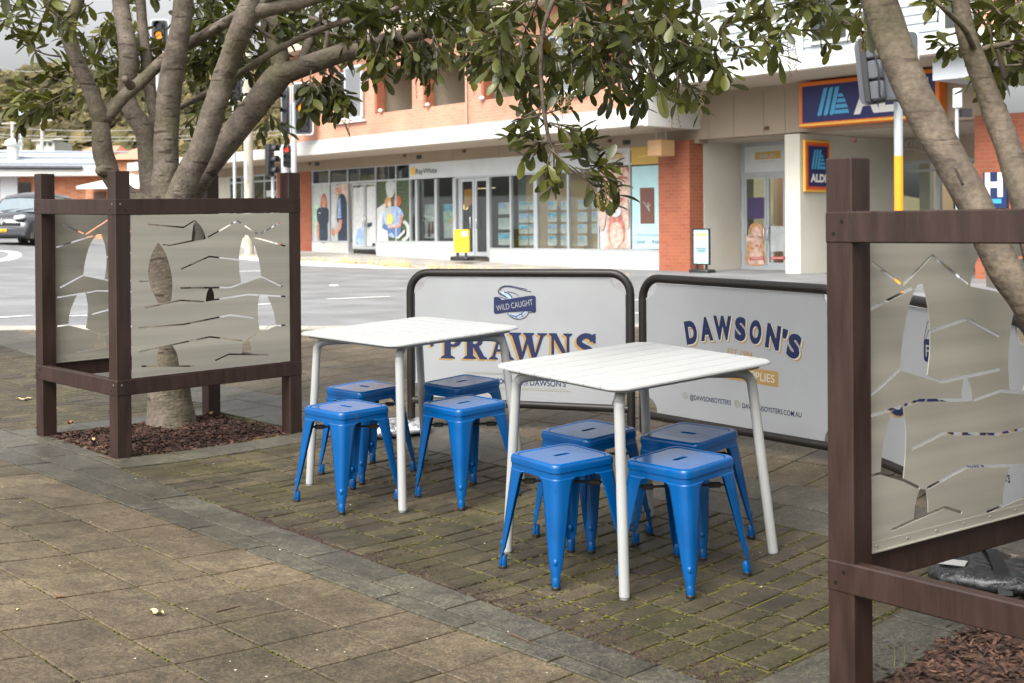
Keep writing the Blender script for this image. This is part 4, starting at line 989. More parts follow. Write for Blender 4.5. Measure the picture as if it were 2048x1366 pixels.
fill(crown, tw, 500, 560, 70, 160, 10, 8.5, 9.2, LL, tone=.3)
fill(crown, tw, 600, 665, 128, 172, 20, 7.7, 8.3, LL, (.45, 0, -.7), (7, 10), .36)
fill(crown, tw, 640, 990, -40, 60, 84, 7.2, 8.8, LL, tone=.38)
fill(crown, tw, 720, 980, 40, 105, 38, 7.2, 8.2, LL, (.1, 0, -.8), (6, 9), .36)
for _ in range(330):                                             # the rest of the crown, over the frame
    p = at(rnd(-250, 1050), rnd(-620, -40), rnd(6.4, 10.2)); crown.spray(p, Vector((rnd(-1, 1), rnd(-1, 1), rnd(-.7, .5))), random.randint(8, 13), LL*1.15, None, .4)
spikes1 = []; spikes2 = []
for px, py, l in ((832, 150, .14), (845, 135, .16), (955, 130, .18), (965, 115, .16), (690, 215, .1), (700, 235, .1), (252, 20, .12), (262, 8, .13), (960, 100, .2), (846, 120, .14)): spikes1.append((at(px, py, 7.6), l))
finish(root1, m, BARK1, crown, tw)
for p, l in spikes1: q = MB(); spike(q, p, l); q.build('flower_spike', [SPIKE, BUD], root1)
# right tree, nearer the camera
root2 = empty('tree'); tag(root2, 'right tree with a split brown trunk leaning behind the timber rail', 'tree', 'street trees in timber guards')
m = MB(); D = 4.1
limb(m, [(2190, 1130, 150, 3.66), (2180, 1000, 125, 3.66), (2160, 850, 110, 3.68), (2120, 700, 96, 3.70), (2060, 610, 84, 3.72), (2015, 550, 80, 3.76), (1985, 490, 80, 3.80), (1950, 410, 80, 3.86), (1905, 330, 82, 3.93), (1862, 250, 82, 4.0), (1825, 180, 82, 4.06), (1795, 110, 82, 4.12), (1774, 50, 84, 4.2), (1757, 0, 84, 4.25), (1735, -90, 74, 4.35)], 18, .03)
m2 = MB()
limb(m2, [(2182, 1010, 90, 3.66), (2150, 840, 84, 3.74), (2110, 640, 76, 3.85), (2075, 500, 74, 4.0), (2050, 400, 70, 4.1), (2022, 310, 64, 4.2), (1990, 225, 58, 4.28), (1962, 150, 52, 4.3), (1938, 85, 46, 4.3), (1925, 30, 42, 4.3), (1915, -80, 34, 4.3)], 16, .04)
limb(m2, [(1944, 108, 16, 4.3), (1975, 95, 14, D+.2), (2010, 88, 13, D+.2), (2048, 80, 11, D+.2), (2110, 60, 8, D+.2)], 8)
limb(m2, [(1952, 110, 16, D+.2), (1930, 60, 14, D+.1), (1890, 20, 12, D), (1850, -20, 10, D)], 8)
cracks = []; DSP = flat('dark_split', (.03, .02, .013), rough=.9)
for off, P in ((0, [(1790, 22), (1800, 70), (1822, 140), (1850, 205), (1880, 270), (1910, 335), (1926, 370)]), (0, [(1995, 98), (2004, 130), (2010, 160)])):
    Q = spline(P, 5)
    path = [at(q[0], q[1], (4.242-(q[1]*.00093)-.053) if P[0][0] < 1900 else 4.28-.038) for q in Q]; crack = MB(); cracks.append(crack); crack.tube(path, [.004+.006*math.sin(math.pi*i/len(path)) for i in range(len(path))], 6)
crown = Crown(); tw = True; sp = MB(); LL = .084
def low(px):   # lower edge of the foliage in the photo
    P = [(960, 190), (1000, 205), (1050, 215), (1100, 180), (1180, 195), (1240, 200), (1300, 210), (1380, 220), (1430, 190), (1480, 160), (1530, 105), (1600, 95), (1700, 85), (1760, 60)]
    for (a, b), (c, d) in zip(P, P[1:]):
        if a <= px <= c: return b+(d-b)*(px-a)/(c-a)
    return 60
fill(crown, tw, 965, 1270, -30, 190, 88, 4.9, 6.0, LL, tone=.34, nl=(6, 9), mask=lambda x, y: y < low(x)-45)
fill(crown, tw, 985, 1250, 60, 170, 22, 4.9, 5.6, LL, (.1, 0, -.9), (5, 8), .36, mask=lambda x, y: y < low(x)-55)
fill(crown, tw, 1250, 1480, -30, 170, 50, 4.7, 5.7, LL, tone=.44, nl=(6, 9), mask=lambda x, y: y < low(x)-50)
fill(crown, tw, 1260, 1480, 60, 165, 16, 4.7, 5.4, LL, (.25, 0, -.9), (5, 7), .45, mask=lambda x, y: y < low(x)-60)
fill(crown, tw, 1480, 1730, -40, 75, 36, 4.6, 5.6, LL*.9, tone=.46, nl=(5, 8), mask=lambda x, y: y < low(x)-30)
fill(crown, tw, 1975, 2060, -20, 130, 36, 4.2, 5.0, LL, tone=.5, nl=(5, 8)); fill(crown, tw, 1900, 1945, 60, 100, 5, 4.6, 4.9, LL*.7, (-.6, 0, -.2), (4, 6), .45)
fill(crown, tw, 1860, 1905, -20, 10, 4, 4.4, 4.8, LL, tone=.5)
# the hanging branch
D2 = 5.0
hb = [(1752, -30, 44, 4.27), (1600, -130, 32, 4.5), (1350, -140, 22, 4.8), (1160, -70, 15, 5.0), (1095, 30, 11, 5.0), (1082, 120, 10, D2), (1085, 190, 10, D2), (1090, 235, 10, D2), (1102, 290, 8, D2), (1130, 330, 7, D2), (1165, 355, 6, D2), (1195, 375, 4, D2)]
limb(m, hb, 8)
for px, py, dx, dz, n in ((1078, 232, -.6, -.1, 5), (1090, 228, .5, .2, 6), (1098, 245, .8, -.15, 7), (1072, 262, -.9, -.1, 6), (1088, 275, -.6, -.5, 6), (1100, 285, -.8, .1, 6), (1110, 290, .8, .1, 7), (1120, 300, .9, .3, 7), (1100, 305, -.2, -.9, 5), (1120, 320, -.3, -.8, 6), (1140, 320, .7, .2, 8), (1150, 335, .8, -.2, 8), (1160, 350, .3, -.8, 7), (1172, 355, .8, .3, 7), (1180, 362, .7, -.5, 8), (1190, 370, .3, -1, 7), (1165, 345, .9, 0, 7), (1195, 350, .6, -.6, 7), (1085, 215, -.5, -.2, 4), (1150, 310, .5, .5, 6)):
    crown.spray(at(px, py-(14 if py > 340 else 0), D2+rnd(-.06, .06)), Vector((dx, rnd(-.3, .3), max(dz, -.5) if py > 340 else dz)), n-1 if py > 340 else n, LL*.98, tw, .36)
    if py < 325: crown.spray(at(px+rnd(-14, 14), py+rnd(-10, 14), D2+rnd(-.1, .1)), Vector((dx+rnd(-.5, .5), rnd(-.4, .4), dz+rnd(-.5, .3))), max(4, n-2), LL*.95, tw, .33)
for _ in range(360):
    p = at(rnd(950, 2700), rnd(-900, -60), rnd(4.0, 6.6)); crown.spray(p, Vector((rnd(-1, 1), rnd(-1, 1), rnd(-.7, .5))), random.randint(8, 12), LL*1.2, None, .42)
for px, py, l in ((1340, 190, .13), (1352, 180, .14), (1120, 190, .09), (1135, 185, .08), (1560, 90, .11), (1575, 85, .13), (1590, 80, .12), (1210, 365, .09), (1195, 385, .07), (1405, 175, .12), (1715, 20, .16), (1730, 15, .16), (1745, 20, .18)): spikes2.append((at(px, py, 4.85), l))
finish(root2, m, BARK2, crown, tw); m2.build('second_stem', BARK2, root2, smooth=180)
for p, l in spikes2: q = MB(); spike(q, p, l, 30); q.build('flower_spike', [SPIKE, BUD], root2)
for c_ in cracks: c_.build('bark_split', DSP, root2, smooth=180)
# ------------------------------------------------------------------ main building across the street (facade frame: a right, n away, z up)
random.seed(31)
BRK = brick_mat('orange_brick', (.52, .235, .15), (.56, .275, .185), (.55, .33, .24)); BRD = brick_mat('red_brick', (.31, .085, .04), (.36, .11, .052), (.31, .15, .10))
WHT = flat('white_render', (.58, .58, .545), rough=.7, var=.04, scale=.7); CRM = flat('cream_render', (.60, .57, .49), rough=.8, var=.06, scale=.8); TAN = flat('tan_fascia', (.34, .27, .20), rough=.8, var=.06, scale=.6)
SOF = flat('beige_soffit', (.50, .42, .33), rough=.85); ALU = flat('aluminium', (.50, .53, .55), rough=.45, metal=.35); GREYF = flat('grey_flashing', (.45, .48, .51), rough=.5)
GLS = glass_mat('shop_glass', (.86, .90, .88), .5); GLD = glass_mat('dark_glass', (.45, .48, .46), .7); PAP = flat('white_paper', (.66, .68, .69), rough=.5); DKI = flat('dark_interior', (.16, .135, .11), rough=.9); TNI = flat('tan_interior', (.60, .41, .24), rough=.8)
ORG = flat('orange_paint', (.80, .36, .03)); SHUT = mat('white_shutter', (.62, .65, .68), rough=.5, var=.02); BLK = flat('black_metal', (.02, .02, .022), rough=.5)
CYAN = flat('pale_cyan_print', (.45, .70, .72)); SGOLD = flat('ochre_print', (.62, .40, .10)); SKIN = flat('print_skin', (.52, .27, .18), var=.28, scale=7); SKN2 = flat('print_skin_light', (.62, .43, .35), var=.28, scale=7); HAIR = flat('print_red_hair', (.36, .11, .05), var=.28, scale=7); DNAV = flat('print_dark_navy', (.03, .045, .07), var=.28, scale=7); PGRN = flat('print_green', (.06, .085, .04), var=.5, scale=14); PBLU = flat('print_blue', (.30, .42, .66), var=.28, scale=7); PWHT = flat('print_white', (.58, .59, .58), var=.10, scale=7); PRED = flat('print_red', (.55, .06, .05)); PYEL = flat('print_yellow', (.85, .62, .12)); PPNK = flat('print_pink', (.48, .19, .15), var=.28, scale=7); PPUR = flat('print_purple', (.07, .05, .13)); PPAL = flat('print_pale_grey', (.46, .49, .48), var=.10, scale=7); PLGR = flat('print_light_green', (.40, .58, .42), var=.28, scale=7); PBRN = flat('print_brown', (.16, .07, .055)); PHBL = flat('print_blonde', (.50, .27, .12), var=.3, scale=12); PSKY = flat('print_sky', (.12, .42, .62), var=.4, scale=9)
bld = empty('shop_building', mat=FM); tag(bld, 'long brick and white shop building with balconies across the street', 'building')
def F(px, py, n=N0): return fac(px, py, n)
def Fa(px, n=N0): return fac(px, 400, n)[0]
def bx(name, m, a0, a1, n0, n1, z0, z1, par=None, bev=0): return MB().box(a0, a1, n0, n1, z0, z1, bev=bev).build(name, m, par or bld)
ZS_L = F(700, 483.3)[1]; ZS_R = F(1150, 499.5)[1]; ZH = F(979, 352)[1]; ZT = F(720, 363.5)[1]; ZU = F(720, 334.8)[1]; ZF = F(820, 328)[1]; ZC0 = F(1000, 277, 22.6)[1]; ZC1 = F(1000, 250.5, 22.6)[1]; ZG = F(1000, 241.7, 22.6)[1]
aL = Fa(624); aW = Fa(821); aD0, aD1 = Fa(911), Fa(979); aR = Fa(1329); aP = Fa(1391)
pl = MB()
for a0, a1, zt in ((aL, Fa(697), ZS_L), (Fa(752.5), aD0, ZS_L), (aD1, aR, ZS_R)): pl.box(a0, a1, N0-.02, N0+.2, foot_z(a1)-.4, zt-.03)
pl.build('plinth', WHT, bld)
fr = MB(); T_ = .03
def mull(px, z0, z1, w=.03, n=N0): a = Fa(px, n); fr.box(a-w, a+w, n-.03, n+.07, z0, z1)
def rail_(px0, px1, z, w=.03, n=N0): fr.box(Fa(px0, n), Fa(px1, n), n-.025, n+.065, z-w, z+w)
for px in (626, 660, 696.5, 752.5, 793, 821): mull(px, (ZS_L if px not in (696.5, 752.5) else foot_z(Fa(px))), ZU)
rail_(624, 823, ZT); rail_(624, 823, ZU); rail_(624, 697, ZS_L); rail_(752.5, 911, ZS_L)
for px, w in ((833.5, .055), (872.5, .055), (910, .075)): mull(px, ZS_L, ZH, w)
for px, w in ((920, .03), (978, .05), (1022, .03), (1072, .075), (1137, .035), (1198, .03), (1261, .03), (1328, .03)): mull(px, ZS_R if px > 979 else foot_z(Fa(px)), (ZF if px > 1190 else ZH), w)
rail_(911, 1200, ZH); rail_(979, 1329, ZS_R); rail_(1198, 1329, F(1230, 329)[1]); rail_(1198, 1329, ZF-.02)
fr.build('window_frames', ALU, bld)
def glass(name, px0, px1, z0, z1, m=GLS, n=N0): return bx(name, m, Fa(px0, n), Fa(px1, n), n+.01, n+.022, z0, z1)
for px0, px1 in ((627, 660), (660, 696), (697, 752), (753, 793), (793, 821)): glass('window_pane', px0, px1, ZT, ZU, GLD)
for px0, px1 in ((823, 833), (834, 872), (873, 910)): glass('window_pane', px0, px1, ZS_L, ZH)
for px0, px1 in ((979, 1022), (1023, 1068), (1076, 1137), (1138, 1198)): glass('window_pane', px0, px1, ZS_R, ZH)
bx('sign_band', flat('band_white', (.62, .66, .69), rough=.5), aW+.03, Fa(1198)-.03, N0-.045, N0+.1, ZH+.03, ZF-.0)
bx('fascia', TAN, Fa(430), Fa(1400), N0-.03, N0+.3, ZF, F(1000, 291)[1]+.2); bx('fascia_panel', TAN, Fa(1400), Fa(1965), N0-.03, N0+.3, F(1390, 280)[1], F(1571, 167)[1]+.3)
sm_ = MB()
for px in (750, 824, 908, 1000, 1090, 1180, 1420, 1470, 1530, 1573): 
    a = Fa(px); sm_.box(a-.006, a+.006, N0-.0325, N0-.02, F(1390, 280)[1] if px > 1400 else ZF, 3.6 if px < 1400 else 4.4)
sm_.build('panel_joints', flat('joint_dark', (.14, .11, .08)), bld)
for px, py in ((636, 328), (840, 314), (1255, 285)): a, z = F(px, py); bx('vent_grille', BLK, a-.13, a+.13, N0-.045, N0-.02, z-.06, z+.06)
for px, py in ((622, 328), (812, 312), (931, 303), (1222, 283), (1536, 257), (1711, 282)): a, z = F(px, py); q = MB(); q.ball((a, N0-.07, z), .06, 10, 6, sc=(1.1, 1, .7)); q.box(a-.05, a+.05, N0-.06, N0-.02, z-.03, z+.05); q.build('wall_lamp', flat('lamp_brown', (.16, .07, .05)), bld, smooth=60)
# canopy
NC = 22.6; aE = Fa(1289, NC)
bx('canopy', WHT, Fa(255, NC), aE, NC, N0-.03, ZC0+.02, ZC1); bx('canopy_soffit', SOF, Fa(255, NC)+.02, aE-.02, NC+.03, N0-.03, ZC0-.005, ZC0+.018)
bx('canopy_flashing', GREYF, Fa(575, NC), aE-.02, NC+.06, N0, ZC1, ZG)
zE = F(1289, 255, NC)[1]; bx('end_wall', WHT, aE, aE+.14, NC-.02, N0+.2, ZC0-.01, 6.4)
jn = MB()
for px in (655, 800, 860, 950, 1040, 1195): a = Fa(px, NC); jn.box(a-.004, a+.004, NC-.002, NC+.01, ZC0+.03, ZC1-.01)
jn.build('canopy_joints', flat('joint_grey', (.5, .5, .48)), bld)
# upper brick storey with openings
NB = NC+.12
def H_(px0, px1, py0, py1): a0, z1 = F(px0, py0, NB); a1, z0 = F(px1, py1, NB); return a0, a1, z0, z1
zsill = F(850, 215, NB)[1]; zhead = F(850, 122, NB)[1]
ops = []
wz0, wz1 = F(700, 238, NB)[1], F(700, 140, NB)[1]
ops.append((Fa(676, NB), Fa(722, NB), wz0, wz1))
for p0, p1 in ((752.5, 826), (850, 936.5), (966, 1052), (1205, 1258)): ops.append((Fa(p0, NB), Fa(p1, NB), zsill, zhead))
ops.append((Fa(1094, NB), Fa(1150, NB), wz0, wz1))
aB0, aB1 = Fa(572, NB), Fa(1268, NB)
pts, tri = union2([[(aB0, ZG-.05), (aB1, ZG-.05), (aB1, 7.4), (aB0, 7.4)]], [[(a0, z0), (a1, z0), (a1, z1), (a0, z1)] for a0, a1, z0, z1 in ops])
q = MB(); q.plate(pts, tri, lambda u, v, d: Vector((u, NB+d, v)), .26); q.build('brick_wall', BRK, bld)
bx('side_wall', BRK, aB0-.0, aB0+.25, NB+.262, NB+7, ZC0+.3, 7.4)
for a0, a1, z0, z1 in ops[1:5]:
    q = MB(); q.box(a0-.1, a1+.1, NB+2.0, NB+2.1, z0-.3, z1+.1); q.box(a0-.12, a0-.02, NB+.27, NB+2, z0-.3, z1+.1); q.box(a1+.02, a1+.12, NB+.27, NB+2, z0-.3, z1+.1); q.box(a0-.1, a1+.1, NB+.27, NB+2, z0-.42, z0-.3)
    q.build('balcony_wall', flat('balcony_render', (.42, .36, .28), rough=.85), bld)
    bx('balcony_ceiling', WHT, a0-.1, a1+.1, NB+.27, NB+2, z1+.1, z1+.2)
    q = MB(); q.box(a0-.03, a0+.09, NB-.015, NB+.3, z0, z1); q.build('brick_reveal', BRD, bld)
a0, a1, z0, z1 = ops[2]; nd = NB+1.95
bx('sliding_door', ALU, a0+.05, a1-.7, nd, nd+.04, z0-.3, z0+1.05); bx('sliding_door_glass', GLD, a0+1.1, a1-.8, nd-.03, nd-.01, z0-.25, z0+1.0)
q = MB()
for k in range(14): q.box(a0+.1, a0+1.0, nd-.03, nd-.015, z0-.25+k*.09, z0-.19+k*.09)
q.build('door_louvres', SHUT, bld)
a0, a1, z0, z1 = ops[1]; bx('wall_picture', flat('picture_rust', (.30, .09, .05)), a1-.55, a1-.1, nd+.0, nd+.04, z0+.35, z0+.75)
for (a0, a1, z0, z1), s0, s1 in ((ops[0], 691, 726), (ops[5], 1115, 1166)):
    q = MB(); q.box(a0, a0+.06, NB+.05, NB+.12, z0, z1); q.box(a0+.06, a1, NB+.05, NB+.12, z1-.07, z1); q.box(a0+.06, a1, NB+.05, NB+.12, z0, z0+.06); w = q.build('window', SHUT, bld)
    bx('pane', GLD, a0+.06, a1, NB+.08, NB+.1, z0+.06, z1-.07, w); bx('reveal_back', DKI, a0-.1, a1+.1, NB+.262, NB+.30, z0-.1, z1+.1, w)
    b0, b1 = Fa(s0, NB-.1), Fa(s1, NB-.1); q = MB(); q.box(b0, b0+.06, NB-.12, NB-.06, z0-.05, z1+.1); q.box(b1-.06, b1, NB-.12, NB-.06, z0-.05, z1+.1); q.box(b0, b1, NB-.12, NB-.06, z1+.03, z1+.1); q.box(b0, b1, NB-.12, NB-.06, z0-.05, z0+.02)
    k = z0+.02
    while k < z1+.02: q.add([(b0+.05, NB-.075, k), (b1-.05, NB-.075, k), (b1-.05, NB-.115, k+.05), (b0+.05, NB-.115, k+.05)], [(0, 1, 2, 3)]); k += .062
    q.build('shutter', SHUT, bld)
    bx('sill', WHT, a0-.1, b1+.1, NB-.1, NB-.005, z0-.13, z0-.06)
a, z = F(734, 152, NB); bx('meter_box', WHT, a-.11, a+.11, NB-.06, NB-.004, z-.14, z+.14)
q = MB(); a = Fa(936.8, NB); q.tube([(a, NB-.045, ZG), (a, NB-.045, 7.2)], .035, 8); q.build('downpipe', flat('pipe_pink', (.58, .34, .25)), bld, smooth=60)
for px, py in ((764, 223.5), (858, 212), (967, 199)): a, z = F(px, py, NB); q = MB(); q.ball((a, NB-.06, z+.03), .09, 10, 6, sc=(1.2, .7, .7)); q.build('bulkhead_lamp', WHT, bld, smooth=180)
q = MB(); q.box(aB1, Fa(1282, NB), NB-.06, NB+.3, ZG, 7.4); q.build('corner_frame', GREYF, bld)
bx('upper_slab', SOF, aB0-.2, aE, NC-.5, NB+1, 7.0, 7.25)
# right wing with the high canopy
zk0, zk1 = F(1550, 146.6, NC)[1], F(1550, 111, NC)[1]
bx('high_canopy', WHT, aE+.14, Fa(2250, NC), NC, N0-.03, zk0+.02, zk1); bx('high_canopy_soffit', SOF, aE+.15, Fa(2250, NC), NC+.03, N0-.03, zk0-.004, zk0+.018)
CLAD = mat('grey_cladding', (.42, .46, .50), rough=.6, var=.04); NU = N0+.6
q = MB(); k = zk1-.1
while k < 8.4: q.add([(aE+.14, NU+.02, k+.2), (Fa(1955, NU), NU+.02, k+.2), (Fa(1955, NU), NU-.012, k), (aE+.14, NU-.012, k)], [(0, 3, 2, 1)]); k += .2
q.box(aE+.14, Fa(1955, NU), NU+.03, NU+.2, zk1-.2, 8.4); q.build('clad_wall', CLAD, bld)
for p0, p1, y0, y1 in ((1395, 1438, 20, 116), (1500, 1512, 20, 120), (1590, 1605, 0, 120), (1878, 1892, 0, 62)):
    a0, zt = F(p0, y0, NU-.06); a1, zb = F(p1, y1, NU-.06); bx('white_trim', WHT, a0, a1, NU-.06, NU-.02, zb, zt)
a0, zt = F(1620, 20, NU-.05); a1, zb = F(1700, 80, NU-.05); w = bx('window', WHT, a0, a1, NU-.08, NU-.03, zb, zt+.5); bx('pane', GLD, a0+.08, a1-.08, NU-.10, NU-.085, zb+.08, zt+.42, w)
a0, zt = F(1885, 10, NU-.05); a1, zb = F(1945, 58, NU-.05); w = bx('window', WHT, a0, a1, NU-.08, NU-.03, zb, zt+.5); bx('pane', GLD, a0+.08, a1-.08, NU-.10, NU-.085, zb+.08, zt+.42, w)
bx('roof_slab', GREYF, Fa(1850, NC), Fa(1950, NC), NC+.3, NU-.1, F(1880, 156, NC)[1], F(1880, 100, NC)[1])
bx('brick_tower', BRK, Fa(1958, NU), Fa(2250, NU), NU-.1, NU+3, zk1-.2, 9)
# brick pier, recess, column
zr = F(1571, 269)[1]
bx('brick_pier', BRD, aR, aP, N0-.22, N0+.30, foot_z(aP)-.4, F(1350, 282, N0-.22)[1]); NR = 26.25
bx('recess_wall', CRM, aP-.25, aP+.012, N0+.302, NR+.5, foot_z(aP)-.4, zr+.1); bx('recess_ceiling', SOF, aP+.014, Fa(1965), N0+.30, 29, zr, zr+.12)
aC0, aC1 = Fa(1573), Fa(1603)
bx('column', CRM, aC0, aC1, N0-.05, 28.6, foot_z(aC1)-.5, zr-.004)
s0, s1 = Fa(1449, NR), aC0-.002; zd = F(1520, 348, NR)[1]; ztp = F(1520, 291, NR)[1]; zb = F(1500, 536, NR)[1]
q = MB()
def fm2(px, z0, z1, w=.03): a = Fa(px, NR); q.box(a-w, a+w, NR-.03, NR+.06, z0, z1)
for px, w in ((1451, .035), (1487.5, .05)): fm2(px, zb, ztp, w)
q.box(s1-.06, s1, NR-.03, NR+.06, zb, ztp); q.box(s0, s1, NR-.028, NR+.058, zd-.05, zd+.05); q.box(s0, s1, NR-.028, NR+.058, ztp-.02, zr); q.box(s0, s1, NR-.028, NR+.058, zb-.1, zb+.05)
q.build('recess_frames', ALU, bld)
def poster(name, layers, n, par=None, label=None):
    """layers of (material, polygon in (a,z)); each printed layer sits a few mm in front of the last"""
    mats = []; qq = MB()
    for i, (mt, P) in enumerate(layers):
        if mt not in mats: mats.append(mt)
        pts, tri = union2([P]); qq.plate(pts, tri, lambda u, v, d: Vector((u, n-.004-.0025*i, v)), 0, mats.index(mt))
    return qq.build(name, mats, par or bld, label=label)
def pane_door(name, px0, px1, n, z0, z1, par=None, w=.07, m=GLS):
    a0, a1 = Fa(px0, n), Fa(px1, n); qq = MB(); qq.box(a0, a0+w, n-.01, n+.04, z0, z1); qq.box(a1-w, a1, n-.01, n+.04, z0, z1); qq.box(a0+w, a1-w, n-.01, n+.04, z1-w, z1); qq.box(a0+w, a1-w, n-.01, n+.04, z0, z0+w*1.4)
    d = qq.build(name, ALU, par or bld); bx('pane', m, a0+w, a1-w, n+.01, n+.02, z0+w*1.4, z1-w, d); return d, a0+w, a1-w
def handle(d, a, n, z, h=.3, s=1):
    qq = MB(); qq.tube([(a, n-.01, z-h/2), (a, n-.07, z-h/2), (a, n-.07, z+h/2), (a, n-.01, z+h/2)], .014, 8); qq.build('handle', flat('chrome', (.6, .6, .6), rough=.25, metal=.8), d, smooth=60)
def zoomP(x0, y0, k, n): return lambda *P: [F(x0+x/k, y0+y/k, n) for x, y in P]
d1, *_ = pane_door('door', 1489.5, 1533, NR, zb+.05, zd-.05); d2, *_ = pane_door('door', 1534, 1571, NR, zb+.05, zd-.05)
handle(d1, Fa(1530.5, NR), NR, F(1530, 468, NR)[1]); handle(d2, Fa(1537.5, NR), NR, F(1537, 468, NR)[1])
bx('window_pane', GLS, s0+.05, Fa(1487, NR), NR+.01, NR+.02, zb+.05, zd-.05); bx('shop_back_wall', TNI, s0-.3, s1+.3, NR+2.4, NR+2.5, zb-.1, zr); bx('shop_floor', flat('floor_grey', (.3, .27, .24)), s0-.3, s1, NR+.1, NR+2.4, zb-.1, zb-.02)
z3 = zoomP(1300, 270, 4.876, NR); E3 = lambda cx, cy, rx, ry: z3(*ell(cx, cy, rx, ry, 20))
bx('white_panel', PAP, s0+.05, Fa(1486, NR)-.02, NR-.01, NR+.03, zd+.05, ztp-.02); bx('white_panel', PAP, Fa(1489, NR)+.02, s1-.06, NR-.01, NR+.03, zd+.05, ztp-.02)
poster('gold_plate', [(SGOLD, z3((1027, 172), (1277, 152), (1277, 226), (1027, 242)))], NR-.012); 
def label3(body, p0, p1, h, n, zf, m, name='lettering', par=None, bold=.02):
    a0, z0 = zf(p0)[0]; a1, z1 = zf(p1)[0]; g = text2(body, h, 1, bold, width=a1-a0); qq = MB(); th_ = math.degrees(math.atan2(z1-z0, a1-a0)); P_, t_ = place(g, (a0+a1)/2, (z0+z1)/2, 1, 0)
    qq.plate(P_, t_, lambda u, v, d: Vector((u, n, v))); return qq.build(name, m, par or bld)
label3('SILK', (1068, 222), (1238, 214), .095, NR-.026, z3, PWHT); label3('COSMETIC CLINIC', (1078, 268), (1230, 256), .022, NR-.026, z3, PPAL)
poster('round_sticker', [(SKN2, E3(827, 785, 76, 105)), (PPNK, E3(827, 785, 66, 94))], NR-.012)
for y, w in ((770, 56), (800, 62), (840, 46)): poster('sticker_lettering', [(SKIN if y < 830 else SKN2, z3((827-w, y-9), (827+w, y-12), (827+w, y+7), (827-w, y+10)))], NR-.02)
poster('purple_poster', [(PPUR, z3((960, 612), (1118, 606), (1118, 815), (960, 822)))], NR-.02)
poster('frosted_band', [(PPAL, z3((748, 905), (900, 900), (900, 1130), (748, 1135)))], NR-.004); poster('frosted_band', [(PPAL, z3((1180, 885), (1325, 890), (1325, 1135), (1180, 1135)))], NR-.018)
poster('portrait_poster', [(PHBL, z3(*spline([(960, 1010), (975, 900), (1030, 855), (1090, 880), (1118, 960), (1112, 1060), (1122, 1150), (1122, 1262), (952, 1262), (950, 1120)], 3, True))), (SKN2, E3(1040, 1000, 55, 110)), (SKN2, z3((985, 1120), (1090, 1100), (1118, 1262), (955, 1262))), (SKN2, z3(*spline([(952, 990), (1000, 960), (1010, 985), (990, 1010), (985, 1035), (952, 1040)], 3, True))), (PBRN, z3((975, 995), (1030, 985), (1030, 992), (975, 1003))), (PBRN, z3((1060, 985), (1112, 995), (1112, 1002), (1060, 993))), (PPNK, E3(1052, 1080, 20, 14)), (PPNK, E3(1040, 1040, 9, 8)), (PRED, z3((980, 1190), (1122, 1186), (1122, 1214), (980, 1218)))], NR-.02)
poster('red_strip', [(PRED, z3((1186, 1186), (1325, 1182), (1325, 1212), (1186, 1218)))], NR-.03)
for k in range(7): poster('strip_lettering', [(PWHT, z3((1000+k*17, 1196), (1010+k*17, 1195), (1010+k*17, 1208), (1000+k*17, 1209)))], NR-.044); poster('strip_lettering', [(PWHT, z3((1196+k*17, 1193), (1206+k*17, 1192), (1206+k*17, 1205), (1196+k*17, 1206)))], NR-.036)
# right hand shop behind the pole
NH = 28.3
h0, h1 = aC1, Fa(1965, NH); zf = F(1800, 325, NH)[1]
bx('shop_sign_wall', flat('light_tan', (.52, .43, .33), rough=.8), h0, h1, NH, NH+.2, zf, zr); q = MB()
for px, w in ((1737, .05), (1778, .03), (1876, .06), (1925, .05)): a = Fa(px, NH); q.box(a-w, a+w, NH-.02, NH+.1, -.4, zf)
q.box(h0, h1, NH-.018, NH+.09, zf-.06, zf+.03); q.box(h0, h1, NH-.016, NH+.09, F(1800, 343, NH)[1]-.03, F(1800, 343, NH)[1]+.03); q.build('window_frames', ALU, bld)
bx('window_pane', GLS, h0, h1, NH+.03, NH+.04, -.4, zf-.06); bx('shop_back_wall', TNI, h0-.5, h1+1, NH+2.2, NH+2.3, -.4, zf); bx('shop_partition', CRM, Fa(1812, NH), Fa(1833, NH), NH+.6, NH+.8, -.4, zf); bx('dark_screen', BLK, Fa(1884, NH), Fa(1903, NH), NH+.5, NH+.55, F(1890, 418, NH)[1], F(1890, 393, NH)[1])
zf7 = zoomP(1550, 0, 3.104, NH)
a0, z0 = zf7((812, 915))[0]; a1, z1 = zf7((1010, 915))[0]; g = text2('heart', .26, 1, 0, width=(a1-a0)*1.15, shear=.35); q = MB(); q.plate(*place(g, a0+(a1-a0)*.55, z0+.02), lambda u, v, d: Vector((u, NH-.012, v))); q.build('script_lettering', PWHT, bld)
q = MB(); pts, tri = union2([[zf7(p)[0] for p in stroke(spline([(800, 930), (850, 925), (920, 945), (990, 955), (1040, 950)], 4), 8)]]); q.plate(pts, tri, lambda u, v, d: Vector((u, NH-.012, v))); pts, tri = union2([[zf7(p)[0] for p in stroke(spline([(788, 850), (806, 832), (800, 880), (812, 900)], 4), 7)]]); q.plate(pts, tri, lambda u, v, d: Vector((u, NH-.012, v))); q.build('script_flourish', PWHT, bld)
bx('brick_pier', BRD, Fa(1960), Fa(2150), N0-.2, N0+.6, -.5, F(2000, 228, N0-.2)[1])
